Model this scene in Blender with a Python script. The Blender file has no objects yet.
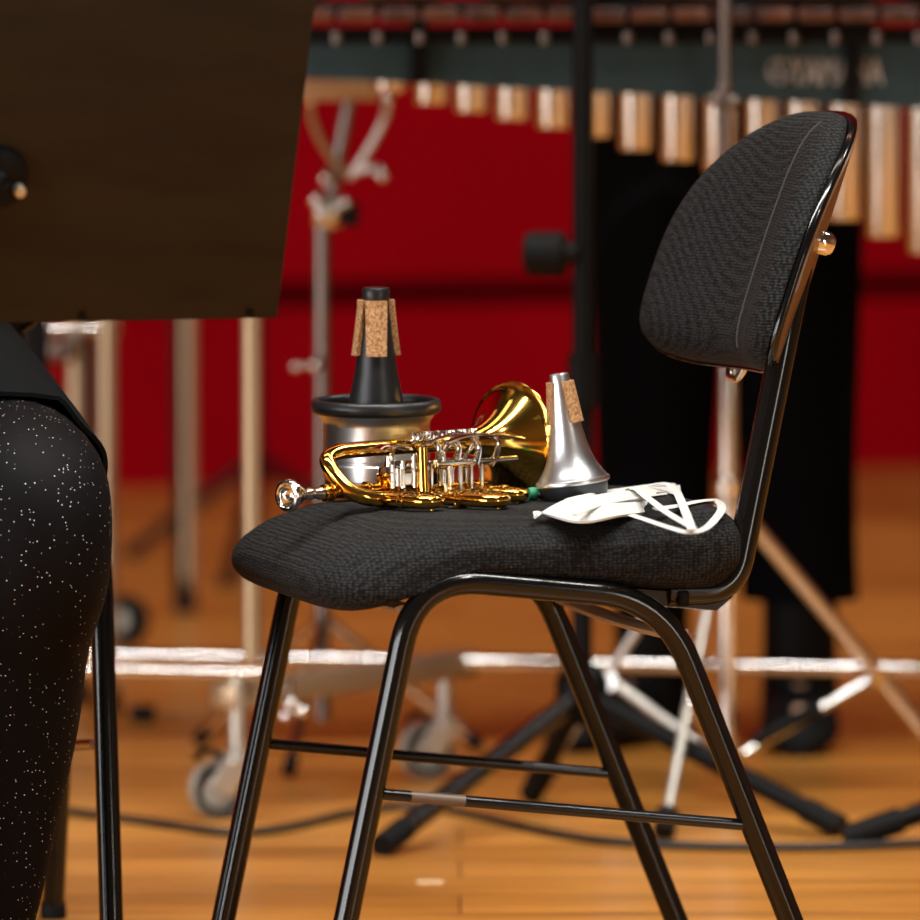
import bpy, bmesh, math, random
from mathutils import Vector as V, Matrix as M, Quaternion
random.seed(4)
sc = bpy.context.scene
col = sc.collection
PI = math.pi
# ------------------------------------------------------------------ camera
H, F = 0.9, 6600.0
TH = math.atan((460 - 16) / F)
CT, ST = math.cos(TH), math.sin(TH)

def ray(px, py):
    x = (px - 460) / F
    y = -(py - 460) / F
    return V((x, CT + y * ST, -ST + y * CT))

def P(px, py, D):
    d = ray(px, py)
    return V((0, 0, H)) + d * (D / d.y)

def G(px, py, z=0.0):
    d = ray(px, py)
    return V((0, 0, H)) + d * ((z - H) / d.z)

cd = bpy.data.cameras.new('camera')
cam = bpy.data.objects.new('camera', cd)
col.objects.link(cam)
cam.location = (0, 0, H)
cam.rotation_euler = (PI / 2 - TH, 0, 0)
cd.sensor_width = 36
cd.lens = 36 * F / 920
cd.clip_end = 100
cd.dof.use_dof = True
cd.dof.focus_distance = 5.95
cd.dof.aperture_fstop = 4.6
sc.camera = cam
sc.view_settings.view_transform = 'Standard'
sc.view_settings.look = 'None'
sc.view_settings.exposure = 0.0
sc.view_settings.gamma = 1.0
sc.view_settings.use_curve_mapping = False

# ------------------------------------------------------------------ materials
def mat(name, color=(.5, .5, .5), rough=.5, metal=0.0, ior=1.5, coat=0.0, **kw):
    m = bpy.data.materials.new(name)
    m.use_nodes = True
    b = m.node_tree.nodes['Principled BSDF']
    b.inputs['Base Color'].default_value = (*color, 1)
    b.inputs['Roughness'].default_value = rough
    b.inputs['Metallic'].default_value = metal
    b.inputs['IOR'].default_value = ior
    b.inputs['Coat Weight'].default_value = coat
    b.inputs['Coat Roughness'].default_value = .04
    for k, v in kw.items():
        b.inputs[k.replace('_', ' ')].default_value = v
    return m

def nodes(m):
    nt = m.node_tree
    return nt, nt.nodes, nt.links, nt.nodes['Principled BSDF']

def noise_color(m, c1, c2, scale=20, detail=4, vec=(1, 1, 1), lo=.35, hi=.65, rough=None):
    nt, N, L, b = nodes(m)
    tc = N.new('ShaderNodeTexCoord')
    mp = N.new('ShaderNodeMapping')
    mp.inputs['Scale'].default_value = vec
    L.new(tc.outputs['Object'], mp.inputs['Vector'])
    n = N.new('ShaderNodeTexNoise')
    n.inputs['Scale'].default_value = scale
    n.inputs['Detail'].default_value = detail
    L.new(mp.outputs[0], n.inputs['Vector'])
    r = N.new('ShaderNodeValToRGB')
    r.color_ramp.elements[0].position = lo
    r.color_ramp.elements[1].position = hi
    r.color_ramp.elements[0].color = (*c1, 1)
    r.color_ramp.elements[1].color = (*c2, 1)
    L.new(n.outputs['Fac'], r.inputs['Fac'])
    L.new(r.outputs[0], b.inputs['Base Color'])
    return n, r, mp

def add_bump(m, scale, strength=.3, dist=.001, kind='noise', vec=(1, 1, 1)):
    nt, N, L, b = nodes(m)
    tc = N.new('ShaderNodeTexCoord')
    mp = N.new('ShaderNodeMapping')
    mp.inputs['Scale'].default_value = vec
    L.new(tc.outputs['Object'], mp.inputs['Vector'])
    if kind == 'noise':
        t = N.new('ShaderNodeTexNoise'); o = 'Fac'
        t.inputs['Detail'].default_value = 3
    else:
        t = N.new('ShaderNodeTexVoronoi'); o = 'Distance'
        t.inputs['Randomness'].default_value = .35
    t.inputs['Scale'].default_value = scale
    L.new(mp.outputs[0], t.inputs['Vector'])
    bu = N.new('ShaderNodeBump')
    bu.inputs['Strength'].default_value = strength
    bu.inputs['Distance'].default_value = dist
    L.new(t.outputs[o], bu.inputs['Height'])
    L.new(bu.outputs[0], b.inputs['Normal'])
    return t

MT = {}
# woven black upholstery
m = MT['fabric'] = mat('black_weave', (.012, .012, .012), .85)
nt, N, L, b = nodes(m)
tc = N.new('ShaderNodeTexCoord')
vo = N.new('ShaderNodeTexVoronoi')
vo.inputs['Scale'].default_value = 300
vo.inputs['Randomness'].default_value = .4
mp = N.new('ShaderNodeMapping')
mp.inputs['Scale'].default_value = (.8, .8, 1.25)
L.new(tc.outputs['Object'], mp.inputs['Vector'])
L.new(mp.outputs[0], vo.inputs['Vector'])
rp = N.new('ShaderNodeValToRGB')
rp.color_ramp.elements[0].position = .15
rp.color_ramp.elements[0].color = (.028, .029, .030, 1)
rp.color_ramp.elements[1].position = .65
rp.color_ramp.elements[1].color = (.0022, .0022, .0022, 1)
L.new(vo.outputs['Distance'], rp.inputs['Fac'])
dn = N.new('ShaderNodeTexNoise'); dn.inputs['Scale'].default_value = 260; dn.inputs['Detail'].default_value = 2
L.new(tc.outputs['Object'], dn.inputs['Vector'])
dr = N.new('ShaderNodeValToRGB')
dr.color_ramp.elements[0].position = .74; dr.color_ramp.elements[1].position = .80
L.new(dn.outputs['Fac'], dr.inputs['Fac'])
mx = N.new('ShaderNodeMix'); mx.data_type = 'RGBA'
L.new(dr.outputs[0], mx.inputs['Factor'])
L.new(rp.outputs[0], mx.inputs['A'])
mx.inputs['B'].default_value = (.07, .066, .06, 1)
L.new(mx.outputs['Result'], b.inputs['Base Color'])
bu = N.new('ShaderNodeBump'); bu.invert = True
bu.inputs['Strength'].default_value = .7; bu.inputs['Distance'].default_value = .002
L.new(vo.outputs['Distance'], bu.inputs['Height'])
L.new(bu.outputs[0], b.inputs['Normal'])
b.inputs['Specular IOR Level'].default_value = .2
b.inputs['Sheen Roughness'].default_value = .4

MT['lacquer'] = mat('black_gloss_lacquer', (.003, .003, .003), .14, ior=1.5)
MT['satin'] = mat('satin_black_tube', (.004, .004, .004), .2, ior=1.9)
MT['black'] = mat('black_plastic', (.003, .003, .003), .45, Specular_IOR_Level=.12)
MT['rubber'] = mat('black_rubber', (.006, .006, .006), .6, Specular_IOR_Level=.12)
m = MT['chrome'] = mat('polished_chrome', (.80, .79, .77), .08, 1.0)
m = MT['silver'] = mat('silver_plate', (.88, .86, .82), .12, 1.0)
m = MT['brass'] = mat('lacquered_brass', (.82, .47, .09), .11, 1.0)
add_bump(m, 60, .05, .002)
m = MT['aluminium'] = mat('spun_aluminium', (.78, .79, .80), .32, 1.0)
add_bump(m, 30, .12, .001, vec=(1, 1, 14))
m = MT['resonator'] = mat('resonator_metal', (.74, .70, .64), .15, 1.0)
m = MT['cork'] = mat('cork', (.5, .27, .12), .85)
noise_color(m, (.24, .11, .04), (.58, .32, .14), 420, 3)
add_bump(m, 350, .5, .001)
MT['mute_black'] = mat('black_fibre', (.009, .009, .010), .38)
add_bump(MT['mute_black'], 150, .15, .001)
MT['grey_base'] = mat('grey_mute_base', (.055, .06, .065), .38, .5)
m = MT['mask'] = mat('white_cotton', (.62, .615, .58), .85)
add_bump(m, 600, .2, .0006)
m = MT['board'] = mat('dark_wood_board', (.05, .028, .012), .6, Specular_IOR_Level=.2)
noise_color(m, (.015, .0095, .0042), (.022, .014, .006), 9, 5, (1, 1, 4))
m = MT['bar'] = mat('rosewood', (.20, .055, .02), .35)
noise_color(m, (.012, .003, .002), (.09, .024, .008), 12, 4, (2, 1, 6))
m = MT['lightwood'] = mat('light_wood', (.48, .27, .11), .45)
noise_color(m, (.40, .2, .08), (.55, .33, .15), 10, 4, (1, 6, 6))
MT['tan'] = mat('floor_tinted_chrome', (.40, .29, .18), .38, .7)  # chrome tubes, with the warm floor reflection put into the base colour
MT['steel'] = mat('dull_steel', (.20, .16, .14), .35, 1.0)
MT['apron'] = mat('grey_green_paint', (.030, .060, .068), .6, Specular_IOR_Level=.25)
MT['mallet'] = mat('mallet_yarn', (.25, .05, .05), .9)
m = MT['letter'] = mat('pale_lettering', (.5, .48, .46), .4)
MT['cloth'] = mat('black_cloth', (.003, .003, .0033), .95, Specular_IOR_Level=.03)
MT['skirt'] = mat('charcoal_skirt', (.006, .0066, .007), .9, Specular_IOR_Level=.05)
add_bump(MT['skirt'], 250, .25, .001)
m = MT['tights'] = mat('black_glitter_tights', (.008, .007, .008), .62)
nt, N, L, b = nodes(m)
tc = N.new('ShaderNodeTexCoord')
vo = N.new('ShaderNodeTexVoronoi'); vo.inputs['Scale'].default_value = 280
L.new(tc.outputs['Object'], vo.inputs['Vector'])
r1 = N.new('ShaderNodeValToRGB'); r1.color_ramp.elements[0].position = .12; r1.color_ramp.elements[1].position = .17
r1.color_ramp.elements[0].color = (1, 1, 1, 1); r1.color_ramp.elements[1].color = (0, 0, 0, 1)
L.new(vo.outputs['Distance'], r1.inputs['Fac'])
sx = N.new('ShaderNodeSeparateColor'); L.new(vo.outputs['Color'], sx.inputs[0])
gt = N.new('ShaderNodeMath'); gt.operation = 'GREATER_THAN'; gt.inputs[1].default_value = .62
L.new(sx.outputs[0], gt.inputs[0])
mu = N.new('ShaderNodeMath'); mu.operation = 'MULTIPLY'
L.new(r1.outputs[0], mu.inputs[0]); L.new(gt.outputs[0], mu.inputs[1])
mx = N.new('ShaderNodeMix'); mx.data_type = 'RGBA'
mx.inputs['A'].default_value = (.0032, .0026, .003, 1); mx.inputs['B'].default_value = (.9, .88, .86, 1)
L.new(mu.outputs[0], mx.inputs['Factor']); L.new(mx.outputs['Result'], b.inputs['Base Color'])
b.inputs['Specular IOR Level'].default_value = .10
MT['skin'] = mat('skin', (.55, .32, .22), .55)
MT['hair'] = mat('dark_hair', (.03, .016, .008), .5)
MT['eye'] = mat('eye', (.8, .8, .78), .2)
MT['lips'] = mat('lips', (.45, .13, .11), .5)
MT['shoe'] = mat('black_shoe', (.004, .004, .004), .6, Specular_IOR_Level=.1)
MT['tape'] = mat('pale_tape', (.85, .62, .36), .6)
MT['bluetape'] = mat('blue_tape', (.22, .24, .36), .6)
MT['wheel'] = mat('grey_wheel', (.36, .34, .29), .5)
MT['fork'] = mat('zinc_fork', (.55, .53, .48), .38, .8)
MT['green'] = mat('green_felt', (.02, .25, .13), .6)
MT['cable'] = mat('cable_rubber', (.012, .010, .009), .5)
MT['clear'] = mat('pale_plastic_cap', (.75, .68, .58), .25)

# floor: long planks
m = MT['floor'] = mat('stage_floor', (.4, .2, .08), .30, Specular_IOR_Level=.5)
nt, N, L, b = nodes(m)
tc = N.new('ShaderNodeTexCoord')
br = N.new('ShaderNodeTexBrick')
br.inputs['Scale'].default_value = 1.0
br.inputs['Brick Width'].default_value = 1.6
br.inputs['Row Height'].default_value = .14
br.inputs['Mortar Size'].default_value = .0012
br.inputs['Color1'].default_value = (.46, .192, .032, 1)
br.inputs['Color2'].default_value = (.68, .315, .068, 1)
br.inputs['Mortar'].default_value = (.12, .045, .015, 1)
L.new(tc.outputs['Object'], br.inputs['Vector'])
mp = N.new('ShaderNodeMapping'); mp.inputs['Scale'].default_value = (.7, 9, 1)
L.new(tc.outputs['Object'], mp.inputs['Vector'])
n = N.new('ShaderNodeTexNoise'); n.inputs['Scale'].default_value = 3; n.inputs['Detail'].default_value = 5
L.new(mp.outputs[0], n.inputs['Vector'])
r = N.new('ShaderNodeValToRGB')
r.color_ramp.elements[0].position = .3; r.color_ramp.elements[0].color = (.45, .38, .32, 1)
r.color_ramp.elements[1].position = .7; r.color_ramp.elements[1].color = (1.15, 1.1, 1.05, 1)
L.new(n.outputs['Fac'], r.inputs['Fac'])
mx = N.new('ShaderNodeMix'); mx.data_type = 'RGBA'; mx.blend_type = 'MULTIPLY'
mx.inputs['Factor'].default_value = 1
L.new(br.outputs['Color'], mx.inputs['A']); L.new(r.outputs[0], mx.inputs['B'])
L.new(mx.outputs['Result'], b.inputs['Base Color'])

m = MT['redwall'] = mat('red_wall', (.36, .004, .014), .8, Specular_IOR_Level=.02)
noise_color(m, (.22, .0003, .0040), (.28, .0004, .0050), 1.2, 3)
m = MT['gap'] = mat('wall_joint', (.022, .0004, .001), .8, Specular_IOR_Level=.0)
m = MT['hallwood'] = mat('hall_wood', (.30, .15, .06), .45)
noise_color(m, (.24, .11, .045), (.36, .19, .08), 2.0, 4, (1, 1, 8))

# ------------------------------------------------------------------ geometry helpers
def smooth_path(pts, n=8):
    pts = [V(p) for p in pts]
    out = []
    for i in range(len(pts) - 1):
        p0 = pts[max(i - 1, 0)]; p1 = pts[i]; p2 = pts[i + 1]; p3 = pts[min(i + 2, len(pts) - 1)]
        for k in range(n):
            t = k / n
            out.append(.5 * ((2 * p1) + (p2 - p0) * t + (2 * p0 - 5 * p1 + 4 * p2 - p3) * t * t + (3 * p1 - p0 - 3 * p2 + p3) * t ** 3))
    out.append(pts[-1])
    return out

def fillet(pts, rad, n=8):
    pts = [V(p) for p in pts]
    out = [pts[0]]
    for i in range(1, len(pts) - 1):
        a, b_, c = pts[i - 1], pts[i], pts[i + 1]
        d1 = (a - b_); d2 = (c - b_)
        r_ = min(rad, d1.length * .49, d2.length * .49)
        s = b_ + d1.normalized() * r_; e = b_ + d2.normalized() * r_
        for k in range(n + 1):
            t = k / n
            out.append(s * (1 - t) ** 2 + b_ * 2 * t * (1 - t) + e * t * t)
    out.append(pts[-1])
    return out

class MB:
    def __init__(self, org=(0, 0, 0)):
        self.bm = bmesh.new()
        self.o = V(org)

    def v(self, p):
        return self.bm.verts.new(V(p) - self.o)

    def tube(self, pts, r, seg=14, flat=None, cap=True, up=None):
        pts = [V(p) for p in pts]
        n = len(pts)
        rs = r if isinstance(r, (list, tuple)) else [r] * n
        t0 = (pts[1] - pts[0]).normalized()
        ref = V(up) if up else (V((0, 0, 1)) if abs(t0.z) < .9 else V((1, 0, 0)))
        nrm = (ref - t0 * ref.dot(t0)).normalized()
        rings = []
        for i in range(n):
            t = (pts[min(i + 1, n - 1)] - pts[max(i - 1, 0)]).normalized()
            if up:
                nn = V(up) - t * V(up).dot(t)
            else:
                nn = nrm - t * nrm.dot(t)
            nrm = nn.normalized() if nn.length > 1e-6 else nrm
            bi = t.cross(nrm)
            ring = []
            for k in range(seg):
                a = 2 * PI * k / seg
                x, y = math.cos(a), math.sin(a)
                if flat:
                    q = pts[i] + nrm * (x * flat[1]) + bi * (y * flat[0])
                else:
                    q = pts[i] + (nrm * x + bi * y) * rs[i]
                ring.append(self.v(q))
            rings.append(ring)
        for i in range(n - 1):
            for k in range(seg):
                self.bm.faces.new((rings[i][k], rings[i][(k + 1) % seg], rings[i + 1][(k + 1) % seg], rings[i + 1][k]))
        if cap:
            self.bm.faces.new(rings[0][::-1]); self.bm.faces.new(rings[-1])
        return self

    def lathe(self, prof, mtx=None, seg=40, capa=False, capb=False):
        """prof: (radius, height) along local z of mtx"""
        mtx = mtx or M.Identity(4)
        rings = []
        for (r, z) in prof:
            if r < 1e-6:
                rings.append([self.v(mtx @ V((0, 0, z)))])
            else:
                rings.append([self.v(mtx @ V((r * math.cos(2 * PI * k / seg), r * math.sin(2 * PI * k / seg), z))) for k in range(seg)])
        for i in range(len(rings) - 1):
            A, B = rings[i], rings[i + 1]
            for k in range(seg):
                k2 = (k + 1) % seg
                if len(A) == 1 and len(B) == 1:
                    continue
                if len(A) == 1:
                    self.bm.faces.new((A[0], B[k2], B[k]))
                elif len(B) == 1:
                    self.bm.faces.new((A[k], A[k2], B[0]))
                else:
                    self.bm.faces.new((A[k], A[k2], B[k2], B[k]))
        if capa and len(rings[0]) > 1: self.bm.faces.new(rings[0][::-1])
        if capb and len(rings[-1]) > 1: self.bm.faces.new(rings[-1])
        return self

    def box(self, c, s, rot=None, bev=0.0):
        c = V(c)
        mm = M.Translation(c - self.o) @ (rot.to_4x4() if rot else M.Identity(4)) @ M.Diagonal((*s, 1))
        ret = bmesh.ops.create_cube(self.bm, size=1, matrix=mm)
        if bev:
            es = list({e for v_ in ret['verts'] for e in v_.link_edges})
            bmesh.ops.bevel(self.bm, geom=es, offset=bev, segments=2, affect='EDGES', profile=.5)
        return self

    def ball(self, c, r, scale=(1, 1, 1), rot=None, u=16, w=10):
        mm = M.Translation(V(c) - self.o) @ (rot.to_4x4() if rot else M.Identity(4)) @ M.Diagonal((*scale, 1))
        bmesh.ops.create_uvsphere(self.bm, u_segments=u, v_segments=w, radius=r, matrix=mm)
        return self

    def loft(self, rings, cap=True):
        R = [[self.v(p) for p in ring] for ring in rings]
        n = len(R[0])
        for i in range(len(R) - 1):
            for k in range(n):
                self.bm.faces.new((R[i][k], R[i][(k + 1) % n], R[i + 1][(k + 1) % n], R[i + 1][k]))
        if cap:
            self.bm.faces.new(R[0][::-1]); self.bm.faces.new(R[-1])
        return self

    def build(self, name, m_, parent=None, smooth=True, angle=40, sub=0, solid=0):
        bmesh.ops.recalc_face_normals(self.bm, faces=self.bm.faces[:])
        me = bpy.data.meshes.new(name)
        self.bm.to_mesh(me); self.bm.free()
        o = bpy.data.objects.new(name, me)
        col.objects.link(o)
        me.materials.append(m_ if not isinstance(m_, str) else MT[m_])
        if solid:
            md = o.modifiers.new('s', 'SOLIDIFY'); md.thickness = solid; md.offset = 0
        if sub:
            md = o.modifiers.new('u', 'SUBSURF'); md.levels = sub; md.render_levels = sub
        if solid or sub:
            bake(o)
            me = o.data
        if smooth:
            for p in me.polygons: p.use_smooth = True
            try:
                me.set_sharp_from_angle(angle=math.radians(angle))
            except Exception:
                pass
        if parent: o.parent = parent
        return o

def bake(o):
    dg = bpy.context.evaluated_depsgraph_get()
    dg.update()
    me = bpy.data.meshes.new_from_object(o.evaluated_get(dg))
    old = o.data
    o.modifiers.clear()
    o.data = me
    me.name = o.name
    bpy.data.meshes.remove(old)

def tag(o, label, cat, group=None, kind=None):
    o['label'] = label; o['category'] = cat
    if group: o['group'] = group
    if kind: o['kind'] = kind
    return o

def thing(name, label, cat, loc=(0, 0, 0), rz=0, group=None):
    o = bpy.data.objects.new(name, None)
    col.objects.link(o)
    o.empty_display_size = .05
    o.location = loc; o.rotation_euler = (0, 0, rz)
    return tag(o, label, cat, group)

def struct(o):
    o['kind'] = 'structure'
    return o

def skin(name, nd, ed, root, m_, parent, org=(0, 0, 0), sub=2):
    keys = list(nd)
    me = bpy.data.meshes.new(name)
    me.from_pydata([V(nd[k][0]) - V(org) for k in keys], [(keys.index(a), keys.index(b_)) for a, b_ in ed], [])
    o = bpy.data.objects.new(name, me)
    col.objects.link(o)
    o.modifiers.new('skin', 'SKIN')
    if not me.skin_vertices:
        bpy.context.view_layer.objects.active = o
        bpy.ops.mesh.customdata_skin_add()
    for i, k in enumerate(keys):
        r_ = nd[k][1]
        me.skin_vertices[0].data[i].radius = (r_, r_) if not isinstance(r_, tuple) else r_
        me.skin_vertices[0].data[i].use_root = (k == root)
    md = o.modifiers.new('u', 'SUBSURF'); md.levels = sub; md.render_levels = sub
    bake(o)
    o.data.materials.append(MT[m_])
    for p in o.data.polygons: p.use_smooth = True
    o.parent = parent
    return o

def align(z, x=None, loc=(0, 0, 0)):
    z = V(z).normalized()
    x = V(x) if x else (V((1, 0, 0)) if abs(z.x) < .9 else V((0, 1, 0)))
    y = z.cross(x).normalized(); x = y.cross(z)
    mm = M((x, y, z)).transposed().to_4x4()
    return M.Translation(V(loc)) @ mm

# ------------------------------------------------------------------ setting
b_ = MB(); b_.box((0, 4, -.05), (16, 26, .1)); struct(b_.build('floor', 'floor', smooth=False))
wa = V((-.628, 12.55, 0)); wb = V((.838, 13.13, 0)); wd = (wb - wa).normalized()
wn = V((wd.y, -wd.x, 0))
wrot = M.Rotation(math.atan2(wd.y, wd.x), 3, 'Z')
wc = (wa + wb) / 2
W_ = struct(MB().box(wc - wn * .1 + V((0, 0, 3)), (18, .2, 6), wrot).build('wall_back', 'redwall', smooth=False))
for i, (z, hgt) in enumerate(((.368, .042),)):
    struct(MB().box(wc + wn * .004 + V((0, 0, z)), (17.8, .008, hgt), wrot).build('trim_1', 'gap', smooth=False))
struct(MB().box((-8, 4, 3), (.2, 26, 6)).build('wall_left', 'hallwood', smooth=False))
struct(MB().box((8, 4, 3), (.2, 26, 6)).build('wall_right', 'hallwood', smooth=False))

# ------------------------------------------------------------------ orchestra chair
CHX, CHY, CHA = .048, 6.0, math.radians(195.5)

def chair_parts(t):
    VN = .2075
    # seat cushion
    prof = [(-.172, .430), (-.168, .448), (-.150, .460), (-.118, .463), (-.06, .4565), (0, .4535), (.06, .453), (.115, .4525),
            (.155, .4485), (.187, .440), (.210, .427), (.226, .411), (.229, .396), (.220, .383), (.203, .377), (.186, .378),
            (.168, .385), (.152, .400), (.125, .405), (.06, .401), (0, .397), (-.06, .391), (-.11, .386), (-.145, .388), (-.163, .402), (-.171, .417)]
    prof = [(p.x, p.y) for p in smooth_path([(x, y, 0) for x, y in prof] + [(prof[0][0], prof[0][1], 0)], 3)[:-1]]
    rings = []
    nv = 44
    for i in range(nv + 1):
        s = -1 + 2 * i / nv
        s = math.sin(s * PI / 2) * .9995
        t_ = abs(s)
        ku = (1 - t_ ** 6) ** (1 / 6) if t_ < 1 else 0
        kz = (1 - t_ ** 5) ** (1 / 3.2)
        ring = []
        for (u, z) in prof:
            # mid line height at this u
            zm = .424 if u < .14 else .424 - (u - .14) * .25
            uu = .025 + (u - .025) * (.30 + .70 * ku)
            crown = .004 * (1 - t_ ** 2) if z > zm else 0
            wr = .0012 * math.sin(uu * 55 + s * 7) * math.sin(s * 9 + uu * 20) if z > zm else 0
            zz = zm + (z - zm) * (.06 + .94 * kz) + crown * (1 if u < .16 else .3) - .002 + wr
            ring.append((uu, s * .216, zz))
        rings.append(ring)
    MB().loft(rings).build('seat_cushion', 'fabric', t, angle=80)
    # shell under the cushion
    rr = []
    for i in range(13):
        v_ = -.19 + .38 * i / 12
        dip = .010 * (1 - (v_ / .19) ** 2)
        rr.append([(.150, v_, .402), (.145, v_, .396 - dip * .6), (.06, v_, .392 - dip), (-.06, v_, .380 - dip), (-.135, v_, .372 - dip * .8),
                   (-.150, v_, .384), (-.06, v_, .393), (.06, v_, .401)])
    MB().loft(rr).build('seat_shell', 'lacquer', t, angle=50)
    # side frames: each leg, top rail and stretcher
    rt = .0112
    for sv in (1, -1):
        v_ = sv * VN
        F0 = V((.2315, v_, .012)); FT = V((.1475, v_, .4105))
        RT = V((-.0795, v_, .3855)); R0 = V((-.2325, v_, .012))
        full = fillet([F0, FT, RT, R0], .062, 10)
        n = len(full)
        i0, i1 = 12, n - 13     # split between legs and rail
        MB().tube(full[:7], rt, 18).build('front_leg', 'lacquer', t)
        MB().tube(full[6:n - 6], rt, 18).build('side_rail', 'lacquer', t)
        MB().tube(full[n - 7:], rt, 18).build('rear_leg', 'lacquer', t)
        for q, nm in ((F0, 'foot_cap'), (R0, 'foot_cap')):
            MB().lathe([(0, 0), (.013, 0), (.0135, .004), (.0125, .016), (.0113, .018)], M.Translation((q.x, q.y, 0)), 18).build(nm, 'rubber', t)
        def on(A, B, z):
            return A + (B - A) * ((z - A.z) / (B.z - A.z))
        a_ = on(F0, FT, .2205); c_ = on(R0, RT, .1805)
        st = MB().tube([a_ + V((0, 0, 0)), c_], .0052, 12).build('stretcher', 'lacquer', t)
        for q in (a_, c_):
            k = 1 if q is a_ else -1
        # bare worn patch on the near stretcher
        if sv == 1:
            MB().tube([a_ + (c_ - a_) * .10, a_ + (c_ - a_) * .24], .00535, 12).build('worn_patch', 'bare', t)
    # crossbars under the seat
    for (u, z, ve) in ((.130, .3705, .115), (-.110, .3435, .163)):
        pts = []
        for i in range(13):
            s = -1 + (1 + ve / .194) * i / 12
            pts.append((u, s * .194, z + .005 - .004 * (1 - s * s)))
        MB().tube(pts, .006, 10, flat=(.013, .0045), up=(0, 0, 1)).build('crossbar', 'edge', t)
    for v_ in (.165, -.165):
        MB().lathe([(0, 0), (.0055, 0), (.006, .001), (.006, .008), (0, .008)], M.Translation((-.11, v_, .3475 + .0065 - .008)), 16).build('screw_cap', 'clear', t)
    # backrest uprights joined below seat
    up = fillet([(-.090, .186, .389), (-.152, .186, .389), (-.207, .165, .62), (-.224, .150, .675)], .10, 14)
    MB().tube(up, .0112, 18, flat=(.0125, .0112), up=(.2, 1, 0)).build('back_upright', 'lacquer', t)
    MB().lathe([(0, -.004), (.0105, -.004), (.0115, .001), (.0110, .011), (.0085, .015), (0, .016)], align((-1, 0, -.33), loc=(-.2410, .150, .699)), 16).build('bolt', 'chrome', t)
    MB().box((-.101, .196, .384), (.010, .010, .014), None, .002).build('bracket', 'black', t)
    # backrest
    lean = .333
    def outline(th, k):
        # superellipse with rounder top corners
        c, s = math.cos(th), math.sin(th)
        ew = 2.4 if s > 0 else 4.6
        hw = .199; ht = .153 if s > 0 else .084
        d = (abs(c / hw) ** ew + abs(s / ht) ** ew) ** (-1 / ew)
        return c * d * k, s * d * k
    zc = .657
    def pos(w, h, off):
        z = zc + h
        u = -.241 + .061 * (w / .2) ** 2 - lean * (z - .585)
        ang = .65 * w / .2
        return V((u + off * math.cos(ang), w - off * math.sin(ang) * .9, z + off * lean * .9))
    NT = 96
    def disc(mb, ks, offs, cen_off):
        rings_ = [[mb.v(pos(*outline(2 * PI * j / NT, k), o_)) for j in range(NT)] for k, o_ in zip(ks, offs)]
        for i in range(len(rings_) - 1):
            for j in range(NT):
                mb.bm.faces.new((rings_[i][j], rings_[i][(j + 1) % NT], rings_[i + 1][(j + 1) % NT], rings_[i + 1][j]))
        return rings_
    mb = MB()
    ks = [.05, .3, .5, .7, .85, .95, 1.0, 1.01, 1.005, .99, .95, .85, .7, .5, .3, .05]
    of = [0, 0, 0, 0, 0, 0, .001, .004, .0075, .008, .008, .008, .008, .008, .008, .008]
    R = disc(mb, ks, of, 0)
    mb.bm.faces.new(R[0]); mb.bm.faces.new(R[-1])
    mb.build('back_shell', 'lacquer', t, angle=60)
    mb = MB()
    R = disc(mb, [.05, .3, .5, .7, .85, .95, .985, .99], [-.0008] * 7 + [.001], 0)
    mb.bm.faces.new(R[0])
    mb.build('back_veneer', 'veneer', t, angle=60)
    mb = MB()
    ks = [.05, .3, .5, .7, .85, .95, .985, .985, .97, .93, .86, .76, .62, .45, .25, .05]
    of = [.0085] * 6 + [.010, .016, .024, .031, .037, .041, .0435, .0445, .045, .045]
    R = disc(mb, ks, of, 0)
    mb.bm.faces.new(R[0]); mb.bm.faces.new(R[-1])
    cu = mb.build('back_cushion', 'fabric', t, angle=80)
    # raised seam down the cushion
    sp = []
    for i in range(25):
        h = -.070 + .208 * i / 24
        w = .055 + .012 * max(0, h / .134) ** 2
        hh = h / .153 if h > 0 else h / .082
        kk = math.hypot(w, h) / max(1e-6, math.hypot(*outline(math.atan2(h, w), 1)))
        tk = [(0, .045), (.25, .045), (.45, .0445), (.62, .0435), (.76, .041), (.86, .037), (.93, .031), (.97, .024), (.985, .016), (1.2, .012)]
        for (k0, o0), (k1, o1) in zip(tk, tk[1:]):
            if kk <= k1:
                of_ = o0 + (o1 - o0) * (kk - k0) / (k1 - k0)
                break
        q = pos(w, h, of_ + .0002)
        sp.append(q)
    MB().tube(smooth_path(sp, 2), .0013, 8).build('seam', 'seam', cu)
    # hook below the backrest
    MB().tube(smooth_path([pos(-.075, -.072, .0), pos(-.075, -.080, -.002), pos(-.07, -.090, -.002), pos(-.055, -.092, -.002), pos(-.047, -.084, -.002), pos(-.045, -.072, 0)], 4), .0035, 10).build('hook', 'chrome', t)

m = MT['veneer'] = mat('brown_veneer', (.13, .060, .023), .32)
m = MT['bare'] = mat('bare_worn_metal', (.16, .12, .09), .45, .4)
m = MT['edge'] = mat('tan_ply_edge', (.42, .26, .13), .4)
m = MT['seam'] = mat('dusty_seam', (.050, .046, .044), .9)
ch = thing('orchestra_chair', 'black padded tube-frame chair with brass trumpet and mutes on its seat', 'chair', (CHX, CHY, 0), CHA, 'orchestra chairs')
chair_parts(ch)
# second chair, under the seated musician
rx, ry = -.569, 6.289
ch2 = ch.copy(); col.objects.link(ch2)
ch2.location = (rx, ry, 0); ch2.rotation_euler = (0, 0, math.radians(-79.6))
ch2['label'] = 'black tube-frame chair under the seated musician at the left edge'
for c in list(ch.children):
    k = c.copy(); col.objects.link(k); k.parent = ch2
    for g in c.children:
        gg = g.copy(); col.objects.link(gg); gg.parent = k

# ------------------------------------------------------------------ rotary trumpet
SZ = .4545
TA = math.radians(46)
tr = thing('rotary_trumpet', 'small gold brass rotary trumpet with silver levers lying on the black seat', 'trumpet', (-.156, 5.90, SZ), TA)
def tq(a, b, c): return V((a, -b, c))
def tpath(pts, n=8): return smooth_path([tq(*p) for p in pts], n)
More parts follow.
